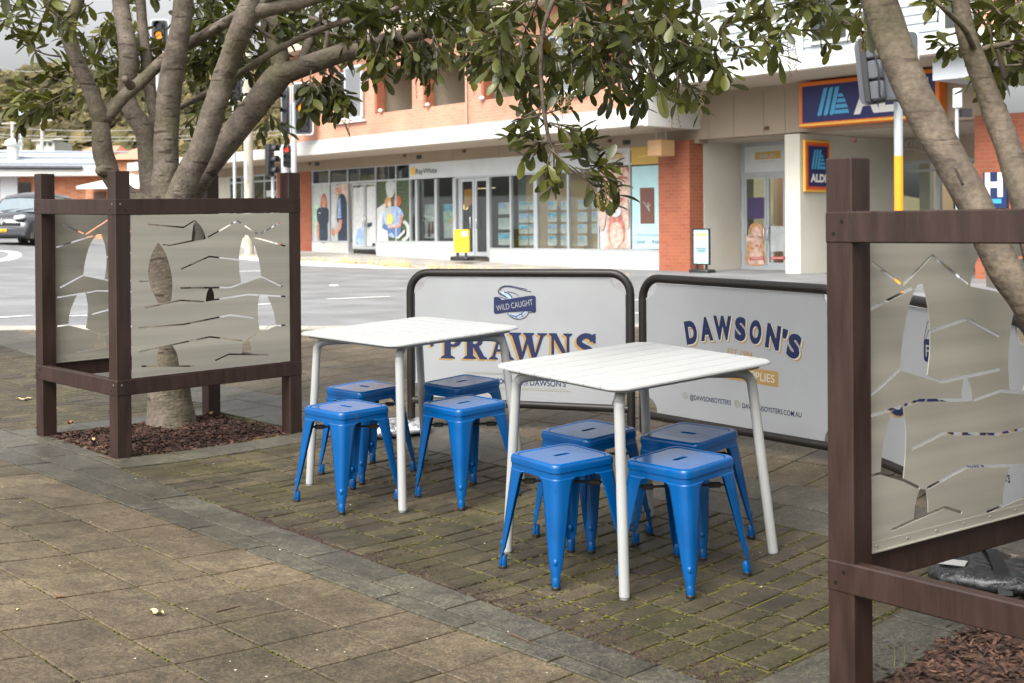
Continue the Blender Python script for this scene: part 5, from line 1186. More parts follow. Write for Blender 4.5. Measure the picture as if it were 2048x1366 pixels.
# posters and shopwork on the left shop
z1_ = zoomP(600, 280, 5.115, N0); E1 = lambda cx, cy, rx, ry, a0=0, a1=360: z1_(*ell(cx, cy, rx, ry, 20, a0, a1))
def Q(*P): return z1_(*P)
poster('window_poster', [(PPAL, Q((136, 462), (300, 452), (300, 1040), (136, 1042))), (PLGR, Q((136, 640), (180, 640), (185, 860), (136, 960))), (HAIR, Q(*spline([(215, 690), (222, 580), (248, 548), (272, 585), (280, 690), (250, 720)], 4, True))), (SKIN, E1(249, 618, 21, 46)), (HAIR, Q((226, 575), (248, 556), (272, 578), (262, 585), (248, 576), (232, 592))), (PRED, E1(249, 640, 7, 5)), (SKIN, Q((232, 650), (264, 650), (262, 715), (240, 720))), (SKIN, Q((180, 800), (202, 800), (198, 940), (212, 1035), (190, 1035), (172, 940))), (DNAV, Q(*spline([(185, 705), (235, 690), (265, 690), (296, 710), (300, 800), (285, 870), (284, 1036), (206, 1036), (205, 880), (178, 805)], 3, True))), (PWHT, Q((200, 742), (216, 742), (216, 752), (200, 752)))], N0, label='window poster of a red-haired woman in a dark shirt')
poster('window_poster', [(PPAL, Q((318, 452), (484, 446), (484, 1036), (318, 1040))), (SKN2, Q((425, 450), (484, 446), (484, 700), (440, 600))), (PWHT, Q((330, 560), (370, 560), (360, 900), (330, 880))), (DNAV, Q(*spline([(392, 600), (430, 548), (462, 575), (486, 690), (484, 1034), (398, 1034), (398, 870), (378, 800)], 3, True))), (PBLU, Q((395, 610), (415, 590), (425, 800), (385, 800))), (SKIN, E1(394, 512, 30, 60)), (PBRN, Q((376, 500), (398, 496), (398, 503), (376, 507))), (PWHT, E1(388, 545, 10, 6)), (PPAL, Q((362, 470), (425, 462), (428, 500), (418, 478), (365, 490))), (SKIN, Q((405, 815), (440, 815), (432, 890), (368, 1000), (348, 985), (398, 890))), (SKIN, E1(345, 940, 22, 40)), (PPAL, Q((360, 980), (390, 940), (392, 1036), (352, 1036)))], N0, label='window poster of a grey-haired man in a dark shirt')
d1, da0, da1 = pane_door('door', 704, 729, N0+.05, foot_z(Fa(700))+.03, ZT-.05, w=.06); d2, *_ = pane_door('door', 729.5, 752, N0+.05, foot_z(Fa(700))+.03, ZT-.05, w=.06)
NP = N0+.045
zdp = zoomP(600, 280, 5.115, NP)
poster('door_poster', [(PWHT, zdp((545, 490), (650, 482), (650, 1085), (545, 1092))), (PPAL, zdp((580, 490), (594, 490), (594, 655), (580, 655))), (PBLU, zdp(*spline([(570, 1060), (590, 930), (640, 890), (650, 960), (650, 1060)], 3, True)))], NP, d1); poster('door_poster', [(PWHT, zdp((683, 480), (775, 474), (775, 1080), (683, 1085))), (PPAL, zdp(*stroke(spline([(720, 870), (695, 940), (720, 1040), (775, 1075)], 4), 26))), (DNAV, zdp((690, 850), (740, 842), (740, 880), (690, 900))), (DNAV, zdp((740, 1060), (775, 1050), (775, 1080), (740, 1082)))], NP-.0, d2)
handle(d1, Fa(727, N0), N0+.03, F(727, 442)[1], .34); handle(d2, Fa(732, N0), N0+.03, F(732, 442)[1], .34)
poster('window_poster', [(PGRN, Q((790, 425), (1120, 408), (1120, 1036), (790, 1036))), (PPAL, Q(*spline([(880, 440), (970, 430), (960, 560), (900, 590)], 3, True))), (PWHT, Q((790, 700), (880, 640), (860, 1036), (790, 1036))), (PPAL, Q(*stroke(spline([(1060, 830), (1105, 880), (1105, 980), (1050, 1030)], 4), 34))), (PBLU, Q(*spline([(860, 720), (900, 690), (1000, 680), (1060, 760), (1040, 860), (1030, 960), (960, 1000), (880, 960), (845, 860)], 3, True))), (PHBL, E1(905, 635, 34, 52)), (SKN2, E1(920, 655, 18, 36)), (HAIR, E1(1003, 625, 40, 55)), (SKIN, E1(982, 640, 18, 38)), (flat('print_denim', (.10, .17, .34)), Q(*spline([(850, 870), (900, 850), (960, 880), (1035, 880), (1030, 960), (985, 1010), (950, 950), (900, 960), (860, 930)], 3, True))), (PPAL, Q(*spline([(868, 720), (900, 692), (940, 700), (945, 850), (880, 860)], 3, True))), (SKIN, Q((1030, 760), (1060, 780), (1040, 880), (985, 910), (975, 890), (1020, 860))), (PYEL, E1(930, 808, 30, 54)), (SKN2, Q((905, 880), (975, 860), (985, 890), (920, 905))), (PWHT, Q((838, 900), (905, 930), (915, 1036), (838, 1036))), (PWHT, Q((1000, 1000), (1080, 915), (1080, 950), (1020, 1010)))], N0, label='window poster of a couple sitting with a yellow ball')
bx('shop_back_wall', DKI, aL-.2, Fa(985), N0+3.2, N0+3.3, foot_z(aR), ZF); bx('shop_back_wall', TNI, Fa(1024), aR, N0+.55, N0+.6, foot_z(aR), ZF); bx('shop_floor', flat('shop_floor', (.25, .22, .19)), aL-.2, aR, N0+.21, N0+3.2, foot_z(aD0)-.2, foot_z(aD0)-.1); bx('shop_ceiling', DKI, aL, aR, N0+.11, N0+3.2, ZF-.05, ZF+.02); bx('shop_curtain', flat('sage', (.28, .32, .29)), Fa(990), Fa(1020), N0+.9, N0+.95, ZS_R, ZH)
NI = N0+.5
zi = zoomP(600, 280, 5.115, NI)
for P in (((1278, 662), (1388, 655), (1388, 1002), (1278, 1006)), ((1474, 655), (1590, 650), (1590, 1000), (1474, 1004))): poster('hanging_poster', [(PWHT, zi(*P))], NI)
poster('hanging_poster', [(PSKY, zi((1474, 658), (1590, 652), (1590, 800), (1474, 808))), (PLGR, zi((1474, 740), (1540, 720), (1590, 770), (1590, 830), (1474, 850))), (PYEL, zi((1520, 840), (1585, 770), (1590, 790), (1530, 860)))], NI-.02)
for k, (x, y) in enumerate(((1300, 760), (1300, 780))): poster('poster_lettering', [(PPAL, zi((x, y-5), (x+60, y-7), (x+60, y), (x, y+2)))], NI-.02)
poster('poster_silhouettes', [(PBRN, zi((1310, 990), (1322, 840), (1334, 840), (1345, 990))), (PBRN, zi((1348, 960), (1354, 830), (1370, 830), (1376, 960)))], NI-.02)
for P in (((1535, 505), (1590, 500), (1590, 640), (1535, 642)), ((1655, 505), (1732, 500), (1732, 650), (1655, 722))): poster('orange_banner', [(ORG, zi(*P))], NI+.1)
q = MB(); a, z = F(931, 414, N0+1.0); q.ball((a, N0+1.0, z), .09, 10, 6); q.build('pendant_lamp', flat('lit_shade', (.9, .6, .25), emit=(1, .62, .25, 3)), bld, smooth=180)
q = MB(); a, z = F(975, 377, N0+1.4); q.box(a-.5, a+.35, N0+1.4, N0+1.43, z, z+.02); q.build('track_light', flat('lit_track', (.9, .7, .4), emit=(1, .7, .35, 2)), bld)
d1, *_ = pane_door('door', 921, 949, N0, foot_z(Fa(950))+.02, ZH-.04, w=.09); d2, *_ = pane_door('door', 950, 977, N0, foot_z(Fa(950))+.02, ZH-.04, w=.09)
handle(d1, Fa(943.5), N0, F(945, 445)[1], .34); handle(d2, Fa(956), N0, F(955, 445)[1], .34)
a0, z0 = F(834, 348); label3('RayWhite', (1197, 347), (1415, 335), .17, N0-.052, z1_, flat('sign_black', (.03, .03, .03)), bold=.012); a, z = F(828.8, 342.8); bx('yellow_square', flat('sign_yellow', (.85, .50, .04)), a-.10, a+.10, N0-.056, N0-.046, z-.12, z+.12)
z2 = zoomP(950, 280, 5.115, N0+.28); NCd = N0+.28
random.seed(5)
for x0, x1, ys in ((240, 357, ((640, 760), (800, 915), (950, 1075))), (452, 543, ((632, 715), (752, 845), (866, 960), (982, 1078))), (556, 604, ((632, 715), (752, 845), (866, 960), (982, 1078))), (745, 838, ((624, 715), (742, 838), (862, 958), (980, 1080))), (882, 950, ((624, 715), (742, 838), (862, 958), (980, 1080))), (1052, 1148, ((615, 710), (740, 836), (862, 955), (980, 1082))), (1195, 1262, ((615, 705), (735, 832), (858, 955)))):
    for y0, y1 in ys:
        k = random.random(); mt = random.choice((PSKY, PSKY, PBLU, PBLU, PPAL)); yy = y0+(y1-y0)*random.choice((.45, .55, .62)); xx = x1-(x1-x0)*random.choice((.02, .02, .35))
        poster('property_card', [(PWHT, z2((x0, y0), (x1, y0-2), (x1, y1-2), (x0, y1))), (mt, z2((x0+5, y0+5), (xx, y0+4), (xx, yy), (x0+5, yy+1))), (PLGR if k < .12 else PPAL, z2((x0+5, yy-14), (xx, yy-18), (xx, yy), (x0+5, yy+1)))]+([(PPAL, z2((x0+8, yy+10), (x1-12, yy+9), (x1-12, yy+16), (x0+8, yy+17)))]), NCd)
zc = zoomP(950, 280, 5.115, N0-.03); E2 = lambda cx, cy, rx, ry, a0=0, a1=360: zc(*ell(cx, cy, rx, ry, 22, a0, a1)); NQ = N0-.03
poster('beauty_poster', [(SKN2, zc((1275, 290), (1578, 275), (1590, 1110), (1285, 1115))), (PWHT, zc((1275, 640), (1360, 560), (1345, 1000), (1320, 1110), (1285, 1114))), (PWHT, zc((1530, 600), (1582, 560), (1590, 1100), (1560, 1000))), (HAIR, zc((1545, 284), (1578, 278), (1578, 345), (1562, 320))), (SKN2, zc(*spline([(1330, 420), (1360, 300), (1520, 290), (1575, 420), (1560, 640), (1500, 760), (1410, 770), (1350, 640)], 4, True))),
    (PPNK, zc(*spline([(1390, 770), (1500, 770), (1535, 1000), (1440, 1110), (1370, 1000)], 4, True))), (SKN2, zc(*spline([(1400, 860), (1490, 860), (1520, 1010), (1440, 1112), (1390, 1010)], 4, True))), (HAIR, zc(*stroke(spline([(1465, 400), (1500, 380), (1560, 392)], 4), 22))), (HAIR, zc(*stroke(spline([(1370, 400), (1395, 385), (1410, 400)], 4), 20))), (PPNK, E2(1505, 440, 42, 24)), (PWHT, E2(1505, 445, 32, 14)), (DNAV, E2(1502, 444, 14, 13)), (PPNK, E2(1395, 430, 24, 16)), (SKIN, zc((1415, 530), (1470, 525), (1475, 545), (1410, 550))), (PRED, zc(*spline([(1365, 605), (1440, 590), (1520, 600), (1490, 640), (1440, 655), (1395, 640)], 4, True))), (PWHT, zc(*spline([(1385, 612), (1440, 604), (1505, 608), (1480, 632), (1440, 640), (1400, 630)], 4, True))),
    (PWHT, zc(*spline([(1370, 680), (1440, 640), (1500, 690), (1500, 760), (1440, 790), (1380, 750)], 4, True))), (PPNK, E2(1438, 672, 14, 10)), (SKN2, zc(*spline([(1285, 660), (1320, 600), (1345, 640), (1350, 760), (1330, 900), (1290, 900)], 4, True))), (SKN2, zc(*spline([(1525, 680), (1545, 600), (1575, 610), (1586, 760), (1580, 900), (1540, 860)], 4, True)))], NQ, label='shop window poster of a smiling face')
poster('cyan_poster', [(CYAN, zc((1605, 272), (1920, 252), (1935, 1112), (1612, 1116))), (PBRN, zc((1688, 490), (1836, 486), (1840, 856), (1694, 858)))]+[(PPAL, zc(*stroke(spline([(1740+40*math.cos(i), 640+50*math.sin(i*1.7)), (1770+30*math.sin(i*2), 660), (1790, 700+30*math.cos(i*3))], 4), 5))) for i in range(3)]+[(PBLU, zc((1650+k*24, 962), (1666+k*24, 961), (1666+k*24, 973), (1650+k*24, 974))) for k in range(10)]+[(PBLU, zc((1655, 1024), (1750, 1022), (1750, 1040), (1655, 1043))), (DNAV, zc((1818, 1040), (1845, 1016), (1840, 1044))), (PBLU, zc((1850, 1018), (1885, 1016), (1885, 1042), (1850, 1044)))], NQ)
poster('ochre_panel', [(SGOLD, zc((1598, 78), (1905, 55), (1910, 240), (1600, 258))), (PYEL, zc((1675, 165), (1800, 150), (1800, 163), (1675, 175)))], NQ); poster('white_panel', [(PWHT, zc((1270, 98), (1580, 78), (1582, 258), (1275, 268)))], NQ); poster('gold_plate', [(SGOLD, zc((1345, 148), (1508, 132), (1510, 190), (1345, 200)))], NQ-.008); label3('SILK', (1368, 192), (1490, 180), .08, NQ-.02, zc, PWHT)
# the shop further left, half hidden by the tree
bx('left_wall', CRM, Fa(430), Fa(460), N0, N0+.3, -.2, ZF); bx('left_brick_pier', BRD, Fa(556), aL-.02, N0-.03, N0+.3, -.2, ZF); q = MB()
for px in (461, 485, 508, 530, 555): a = Fa(px); q.box(a-.03, a+.03, N0-.03, N0+.06, .9, ZU)
q.box(Fa(460), Fa(556), N0-.028, N0+.058, ZT+.2, ZT+.26); q.box(Fa(460), Fa(556), N0-.028, N0+.058, ZU-.06, ZU); q.build('window_frames', ALU, bld); bx('window_pane', GLD, Fa(460), Fa(556), N0+.01, N0+.02, .9, ZU); bx('left_plinth', CRM, Fa(430), Fa(556), N0-.02, N0+.2, -.2, .92); bx('shop_back_wall', DKI, Fa(430), Fa(600), N0+2.5, N0+2.6, 0, ZF); poster('small_notice', [(PWHT, [F(533, 381, N0), F(551, 380, N0), F(551, 393, N0), F(533, 394, N0)])], N0)
# ------------------------------------------------------------------ signs of the building
ANAV = flat('sign_navy', (.012, .014, .10), rough=.35); ARED = flat('sign_red', (.62, .08, .015), rough=.35); AORG = flat('sign_orange', (.75, .17, .012), rough=.35); AYEL = flat('sign_amber', (.85, .50, .08), rough=.35); ABLU = flat('logo_blue', (.07, .38, .66), rough=.35); AWHT = flat('sign_white', (.80, .80, .76), rough=.35)
LOGO = [[(0, 0), (.14, 0), (.34, 1), (.22, 1)], [(.20, 0), (.34, 0), (.51, 1), (.39, 1)], [(.40, 0), (.53, 0), (.70, 1), (.56, 1)], [(.62, .30), (.66, .50), (.90, .50), (.95, .36)], [(.60, .15), (.62, .28), (.97, .26), (1.0, .13)], [(.64, .56), (.67, .72), (.84, .72), (.88, .56)], [(.68, .78), (.72, .90), (.80, .86), (.83, .78)]]
LOGO = [[(0, .03), (.05, -.02), (.13, .03), (.33, 1), (.21, .98)], [(.20, .03), (.25, -.02), (.33, .03), (.51, 1), (.39, .98)], [(.39, .03), (.44, -.02), (.52, .03), (.70, 1), (.57, .98)], [(.56, .16), (.97, .16), (1.0, .02), (.53, .02)], [(.60, .36), (.92, .36), (.96, .22), (.57, .22)], [(.64, .56), (.86, .56), (.90, .42), (.61, .42)], [(.67, .74), (.78, .74), (.84, .62), (.65, .62)]]
sg = empty('wall_sign', mat=FM); tag(sg, 'wide navy wall sign with large white letters and an orange frame', 'sign')
ns = N0-.32; a0, zt = F(1597, 166, ns); _, zbm = F(1597, 256, ns); a1 = Fa(1880, ns)
bx('sign_box', AORG, a0, a1, ns, N0-.035, zbm, zt, sg, .02); bx('amber_edge', AYEL, a0+.03, a1-.03, ns-.004, ns+.01, zbm+.03, zbm+.07, sg); bx('navy_face', ANAV, a0+.10, a1-.10, ns-.006, ns+.01, zbm+.10, zt-.10, sg)
zz7 = zoomP(1550, 0, 3.104, ns); l0 = zz7((265, 728))[0]; l1 = zz7((462, 728))[0]; lh = zz7((265, 545))[0][1]-l0[1]
for P in LOGO: q = MB(); pts, tri = union2([[(l0[0]+x*(l1[0]-l0[0]), l0[1]+.03+y*lh*.93) for x, y in P]]); q.plate(pts, tri, lambda u, v, d: Vector((u, ns-.010, v))); q.build('logo_stripe', ABLU, sg)
a2 = zz7((490, 705))[0]; g = text2('ALDI', lh*.93, 1, .045, width=(a1-.25-a2[0])); q = MB(); q.plate(*place(g, (a2[0]+a1-.25)/2, l0[1]+.03), lambda u, v, d: Vector((u, ns-.011, v))); q.build('lettering', AWHT, sg)
sg = empty('projecting_sign', mat=FM); tag(sg, 'small upright navy sign with orange frame on the cream column', 'sign')
ax = aC1+.02; nA, nB = N0+.02, N0+1.02; zA = F(1607, 279, N0)[1]; zB = F(1607, 384, N0)[1]; H9 = zA-zB
MB().box(ax, ax+.06, nA, nB, zB, zA, bev=.015).build('sign_box', AYEL, sg)
for i, (m_, d) in enumerate(((AORG, .045), (ARED, .085), (ANAV, .135))): MB().box(ax+.05, ax+.063+.003*i, nA+d, nB-d, zB+d, zA-d).build('sign_face', m_, sg)
fx = ax+.076; cn = (nA+nB)/2
for P in LOGO: q = MB(); pts, tri = union2([[(cn-.27+x*.56, zB+H9*.44+y*H9*.38) for x, y in P]]); q.plate(pts, tri, lambda u, v, d: Vector((fx, u, v))); q.build('logo_stripe', ABLU, sg)
q = MB(); q.plate(*place(text2('ALDI', H9*.15, 1, .05, width=.6), cn, zB+H9*.20), lambda u, v, d: Vector((fx, u, v))); q.build('lettering', AWHT, sg)
sg = empty('wall_sign', mat=FM); tag(sg, 'dark blue sign with a white letter H on the right brick pier', 'sign'); nn = N0-.30
a0, zt = F(1966, 345, nn); a1, zbm = F(2013, 416, nn); bx('sign_box', flat('sign_blue', (.012, .03, .10), rough=.4), a0, a1, nn, N0-.205, zbm, zt, sg); q = MB(); a_, z_ = F(1988, 391, nn); q.plate(*place(text2('H', .46, 1, .05, width=.38), a_, z_), lambda u, v, d: Vector((u, nn-.006, v))); q.build('lettering', AWHT, sg); a_, z_ = F(1988, 400, nn); bx('cyan_bar', flat('sign_cyan', (.05, .36, .72)), a_-.2, a_+.16, nn-.008, nn-.002, z_-.07, z_+.02, sg)
sg = empty('hanging_sign', mat=FM); tag(sg, 'small tan sign hanging under the canopy on two rods', 'sign'); nh = 23.5
a0, zt = F(1291, 281, nh); a1, zbm = F(1322, 311, nh); bx('sign_box', flat('sign_tan', (.60, .36, .17)), a0+.06, a1, nh, nh+.5, zbm, zt, sg, .01); q = MB()
for k in (.15, .85): q.tube([(a0+.06+(a1-a0-.06)*k, nh+.25, zt-.01), (a0+.06+(a1-a0-.06)*k, nh+.25, ZC0-.006)], .012, 6)
q.build('hanger_rod', ALU, sg); q = MB(); q.plate(*place(text2('SILK', .085, 1, .01, width=(a1-a0)*.7), (a0+a1)/2+.03, zt-.2), lambda u, v, d: Vector((u, nh-.004, v))); q.build('lettering', SKN2, sg)
# A-frame boards on the far footpath
def aframe(px0, px1, py0, py1, n, mface, mframe, label, name='sandwich_board'):
    rt = empty(name, mat=FM); tag(rt, label, 'sandwich board', 'advertising boards on the far footpath'); a0, zt = F(px0, py0, n); a1, zb_ = F(px1, py1, n); zb_ = min(zb_, foot_z(a0)+.16)
    q = MB(); w = .03
    q.box(a0, a0+w, n, n+.05, zb_, zt); q.box(a1-w, a1, n, n+.05, zb_, zt); q.box(a0+w, a1-w, n, n+.05, zt-w, zt); q.box(a0+w, a1-w, n, n+.05, zb_, zb_+w); q.build('frame', mframe, rt)
    bx('board', mface, a0+w, a1-w, n+.012, n+.03, zb_+w, zt-w, rt)
    q = MB(); q.box(a0-.03, a1+.05, n-.14, n+.20, foot_z(a1)-.06, foot_z(a0)+.05, bev=.03); q.build('base', BLK, rt, smooth=40); q = MB()
    for k in (.22, .78): q.box(a0+(a1-a0)*k-.035, a0+(a1-a0)*k+.035, n+.01, n+.04, foot_z(a1), zb_+.01)
    q.build('foot_post', BLK, rt); return rt, a0+w, a1-w, zb_+w, zt-w
rt, a0, a1, z0, z1 = aframe(907.5, 937, 459, 503, 23.4, flat('board_yellow', (.86, .56, .04)), flat('frame_yellow', (.78, .5, .04)), 'yellow OFFICE OPEN sandwich board outside the glass double doors')
for s_, v in (('OFFICE', .48), ('OPEN', .26)): q = MB(); q.plate(*place(text2(s_, .075, 1, .01, width=(a1-a0)*(.8 if s_ == 'OFFICE' else .62)), (a0+a1)/2, z0+(z1-z0)*v), lambda u, v, d: Vector((u, 23.405, v))); q.build('lettering', flat('board_print', (.45, .27, .02)), rt)
bx('white_patch', PWHT, a0+(a1-a0)*.55, a1-.02, 23.4, 23.41, z1-.17, z1-.03, rt)
rt, a0, a1, z0, z1 = aframe(1385, 1418.5, 457, 522, 23.6, CYAN, BLK, 'black framed pale blue board beside the brick pier')
bx('gold_plate', SGOLD, a0+.08, a1-.08, 23.602, 23.611, z1-.15, z1-.07, rt); q = MB(); q.plate(*place(text2('SILK', .045, 1, .01, width=.16), (a0+a1)/2, z1-.135), lambda u, v, d: Vector((u, 23.598, v))); q.build('lettering', PWHT, rt)
for k in range(4): bx('text_line', DNAV if k < 3 else PWHT, a0+.06+.02*k, a1-.06-.02*k, 23.603, 23.611, z0+(.36-.045*k if k < 3 else .10), z0+(.375-.045*k if k < 3 else .17), rt)
# ------------------------------------------------------------------ traffic signals and poles
random.seed(41)
GALV = flat('galvanised_steel', (.50, .53, .55), rough=.45, metal=.3); SIGB = flat('signal_black', (.018, .018, .02), rough=.5); SIGG = flat('signal_grey', (.075, .08, .09), rough=.5); VRG = flat('white_border', (.72, .74, .74)); PYW = flat('pole_yellow', (.78, .33, .015), rough=.45)
LRED = flat('lit_red', (.9, .05, .02), emit=(1, .05, .02, 1.4)); LAMB = flat('lit_amber', (.6, .25, .02), emit=(1, .36, .03, 1.3)); LDRK = flat('dark_lens', (.02, .03, .035), rough=.15)
def P_(px, py, d): return at(px, py, d)
def pole(root, px, d, ztop, r, m=GALV, z0=None, name='pole'):
    p = at(px, 450, d); q = MB(); q.tube([(p.x, p.y, (gz(p.x, p.y)-.1) if z0 is None else z0), (p.x, p.y, ztop)], r, 14); return q.build(name, m, root, smooth=60)
def lantern(root, px0, px1, py0, py1, d, lit, yaw=0.0, board=True, n=3, visor=True):
    a = at(px0, py0, d); b = at(px1, py1, d); w = b.x-a.x; h = a.z-b.z; c = (a+b)/2
    M_ = Matrix.Translation(c) @ Matrix.Rotation(yaw, 4, 'Z')
    if board:
        for e, m_, y in ((0, VRG, .02), (w*.055, SIGG, .012)):
            pts, tri = union2([rrect(-w/2+e, -h/2+e, w/2-e, h/2-e, w*.16)]); q = MB(); q.plate(pts, tri, lambda u, v, dd: M_ @ Vector((u, y+dd, v)), .02); q.build('backing_board' if e else 'board_border', m_, root)
    bw_ = w*(.62 if board else 1); bh = h*(.86 if board else 1); q = MB(); q.box(-bw_/2, bw_/2, -.06, .012 if board else .1, -bh/2, bh/2, M=M_, bev=.03); hs = q.build('housing', SIGB, root, smooth=40)
    r = min(bw_*.36, bh/n*.40)
    for i in range(n):
        z = bh/2-(i+.5)*bh/n; q = MB(); q.tube([M_ @ Vector((0, -.055, z)), M_ @ Vector((0, -.072, z))], [r, r*.9], 16); q.build('lens', {'r': LRED, 'a': LAMB}.get(lit[i], LDRK), hs, smooth=40)
        if visor:
            rows = []
            for y in (-.06, -.06-r*1.7): rows.append([M_ @ Vector((r*1.12*math.cos(R(t)), y, z+r*1.12*math.sin(R(t)))) for t in range(-20, 201, 20)])
            q = MB(); q.rings(rows, closed=False); v = q.build('visor', SIGB, hs, smooth=60); md = v.modifiers.new('t', 'SOLIDIFY'); md.thickness = .008
D1 = 42.0
rt = empty('traffic_light', at(590, 450, D1)); rt.location = (0, 0, 0); tag(rt, 'traffic light with two backing boards and an amber lamp right of the tree trunk', 'traffic light')
pole(rt, 589, D1+.05, at(589, 205, D1).z, .095); lantern(rt, 584, 627, 165, 270, D1, '-a-', n=3); lantern(rt, 559, 583, 172, 271, D1-.02, '---', yaw=-.5, n=3)
rt = empty('traffic_light'); tag(rt, 'small traffic light showing red on a grey pole', 'traffic light'); pole(rt, 572, D1+1.0, at(572, 285, D1).z, .14); lantern(rt, 562, 585.5, 289, 338, D1+.9, 'r--')
rt = empty('traffic_light'); tag(rt, 'black traffic light seen edge on, left of the red signal', 'traffic light'); pole(rt, 546, D1-1.0, at(546, 300, D1).z, .05); lantern(rt, 529, 552, 288, 353, D1-1.2, '---', yaw=1.2, board=False)
rt = empty('traffic_light'); tag(rt, 'traffic light with amber lamp glowing behind the tree limbs', 'traffic light'); pole(rt, 318, D1+2, at(318, 60, D1).z, .06); lantern(rt, 300, 338, 38, 104, D1+1.9, '-aa', n=3)
rt = empty('traffic_light'); tag(rt, 'dark traffic light among the leaves above the thick slanting limb', 'traffic light'); pole(rt, 470, D1+3, at(470, 165, D1).z, .06); lantern(rt, 456, 486, 150, 203, D1+2.8, '---', n=3)
# utility pole
rt = empty('utility_pole'); tag(rt, 'pale timber utility pole with a narrow plate behind the left planter', 'utility pole'); pole(rt, 498, 44, 9, .16, mat('grey_timber', (.42, .40, .34), rough=.9, var=.15, scale=3), name='pole_shaft'); a = at(488, 320, 43.7); b = at(493.5, 358, 43.7); MB().box(a.x, b.x, a.y-.02, a.y, b.z, a.z).build('plate', GALV, rt)
# right signal: back of a lantern on a grey and yellow pole
D3 = 17.0; rt = empty('traffic_light'); tag(rt, 'traffic light seen from behind on a grey and yellow pole at right', 'traffic light')
p = at(1797, 312, D3); q = MB(); g0 = gz(p.x, p.y); q.tube([(p.x, p.y, p.z), (p.x, p.y, at(1797, 120, D3).z)], .057, 14); q.build('pole', GALV, rt, smooth=60); q = MB(); q.tube([(p.x, p.y, g0-.1), (p.x, p.y, p.z)], .0585, 14); q.build('yellow_sleeve', PYW, rt, smooth=60)
c = at(1751, 141, D3-.1); M_ = Matrix.Translation(c) @ Matrix.Rotation(R(-28), 4, 'Z') @ Matrix.Rotation(R(-6), 4, 'Y'); q = MB()
pts, tri = union2([rrect(-.24, -.43, .24, .43, .09)]); q.plate(pts, tri, lambda u, v, d: M_ @ Vector((u, d, v)), .03); q.build('backing_board', SIGG, rt)
q = MB()
for i in range(3): q.box(-.11, .11, -.16, -.002, -.40+i*.27, -.40+i*.27+.25, M=M_, bev=.025)
q.build('housing', SIGG, rt, smooth=40); q = MB(); q.box(-.14, -.06, -.18, -.003, -.42, .42, M=M_, bev=.01); q.tube([M_ @ Vector((.02, -.17, .3)), M_ @ Vector((.08, -.19, .0)), M_ @ Vector((.05, -.18, -.35)), M_ @ Vector((.14, -.05, -.44))], .012, 6); q.tube([M_ @ Vector((.0, -.1, -.40)), M_ @ Vector((.28, .05, -.42))], .03, 8); q.build('bracket', SIGB, rt, smooth=40)
for e, m_, y in ((0, VRG, .03), (.02, SIGG, .02)):
    a = at(1789, 60, D3); b = at(1840, 197, D3); pts, tri = union2([rrect(a.x+e, b.z+e, b.x-e, a.z-e, .07)]); q = MB(); q.plate(pts, tri, lambda u, v, d: Vector((u, D3+y+d, v)), .015); q.build('backing_board' if e else 'board_border', m_, rt)
rt = empty('camera_pole'); tag(rt, 'slim grey pole with a white cylinder head between the two right limbs', 'pole'); D4 = 21; pole(rt, 1915, D4, at(1915, 215, D4).z, .03); p = at(1915, 215, D4); t = at(1912, 177, D4); q = MB(); q.tube([(p.x, p.y, p.z), (p.x, p.y, t.z)], [.075, .07], 14); q.build('white_head', flat('head_white', (.75, .76, .76)), rt, smooth=40); MB().box(p.x+.06, p.x+.22, p.y-.05, p.y+.1, p.z-.15, p.z-.02).build('bracket_box', SIGB, rt)
# ------------------------------------------------------------------ dark van on the left
CARP = mat('charcoal_car_paint', (.035, .037, .042), rough=.22, var=.03, coat=.7); CGL = mat('windscreen_glass', (.16, .20, .22), rough=.06, spec=.9, var=.05); TRIM = flat('black_trim', (.012, .012, .013), rough=.5); CHR = flat('chrome', (.75, .76, .78), rough=.18, metal=.9); PLY = flat('plate_yellow', (.85, .52, .02), rough=.5); LAMPW = flat('headlamp', (.75, .78, .8), rough=.1)
cx, cy = -17.05, 44.0; cz = gz(cx, cy)
pr = at(58, 490, cy); cz = pr.z+.0
car = empty('parked_van', mat=Matrix.Translation((at(4, 450, cy).x, cy, cz)) @ Matrix.Rotation(R(-4), 4, 'Z')); tag(car, 'dark grey van facing the camera with a yellow number plate at far left', 'van')
# sections from front (y=0) to rear; local x across, y away, z up; half width .91
W_ = .90
prof = [(0, .30, .62, .80, .86), (.06, .24, .80, .86, .90), (.18, .22, .95, .88, .91), (.55, .22, 1.05, .89, .91), (.95, .22, 1.13, .88, .92)]
def sec(y, zb, zt, wt, wb, n=10):
    P = [(-wb, y, zb)]; P += [(-wb, y, zt-.22)]
    P += [(-wt*math.cos(R(a))-0*(a), y, zt-.14+.14*math.sin(R(a))) for a in (0, 30, 60)]
    P += [(-wt*.35, y, zt+.02), (0, y, zt+.03), (wt*.35, y, zt+.02)]
    P += [(wt*math.cos(R(a)), y, zt-.14+.14*math.sin(R(a))) for a in (60, 30, 0)]
    P += [(wb, y, zt-.22), (wb, y, zb)]
    return P
q = MB(); q.rings([sec(*s) for s in prof], cap0=True); 
q.rings([sec(.95, .22, 1.13, .88, .92), sec(1.1, .22, 1.15, .88, .92), sec(2.2, .22, 1.15, .89, .92), sec(4.2, .25, 1.15, .88, .91)], cap1=True)
rf = [(1.45, 1.62, .66), (1.75, 1.75, .70), (2.6, 1.83, .71), (4.0, 1.78, .68), (4.2, 1.70, .66)]
def roof(y, z, w): return [(-w-.02, y, z-.12), (-w+.04, y, z-.03), (-w*.5, y, z+.02), (0, y, z+.035), (w*.5, y, z+.02), (w-.04, y, z-.03), (w+.02, y, z-.12)]
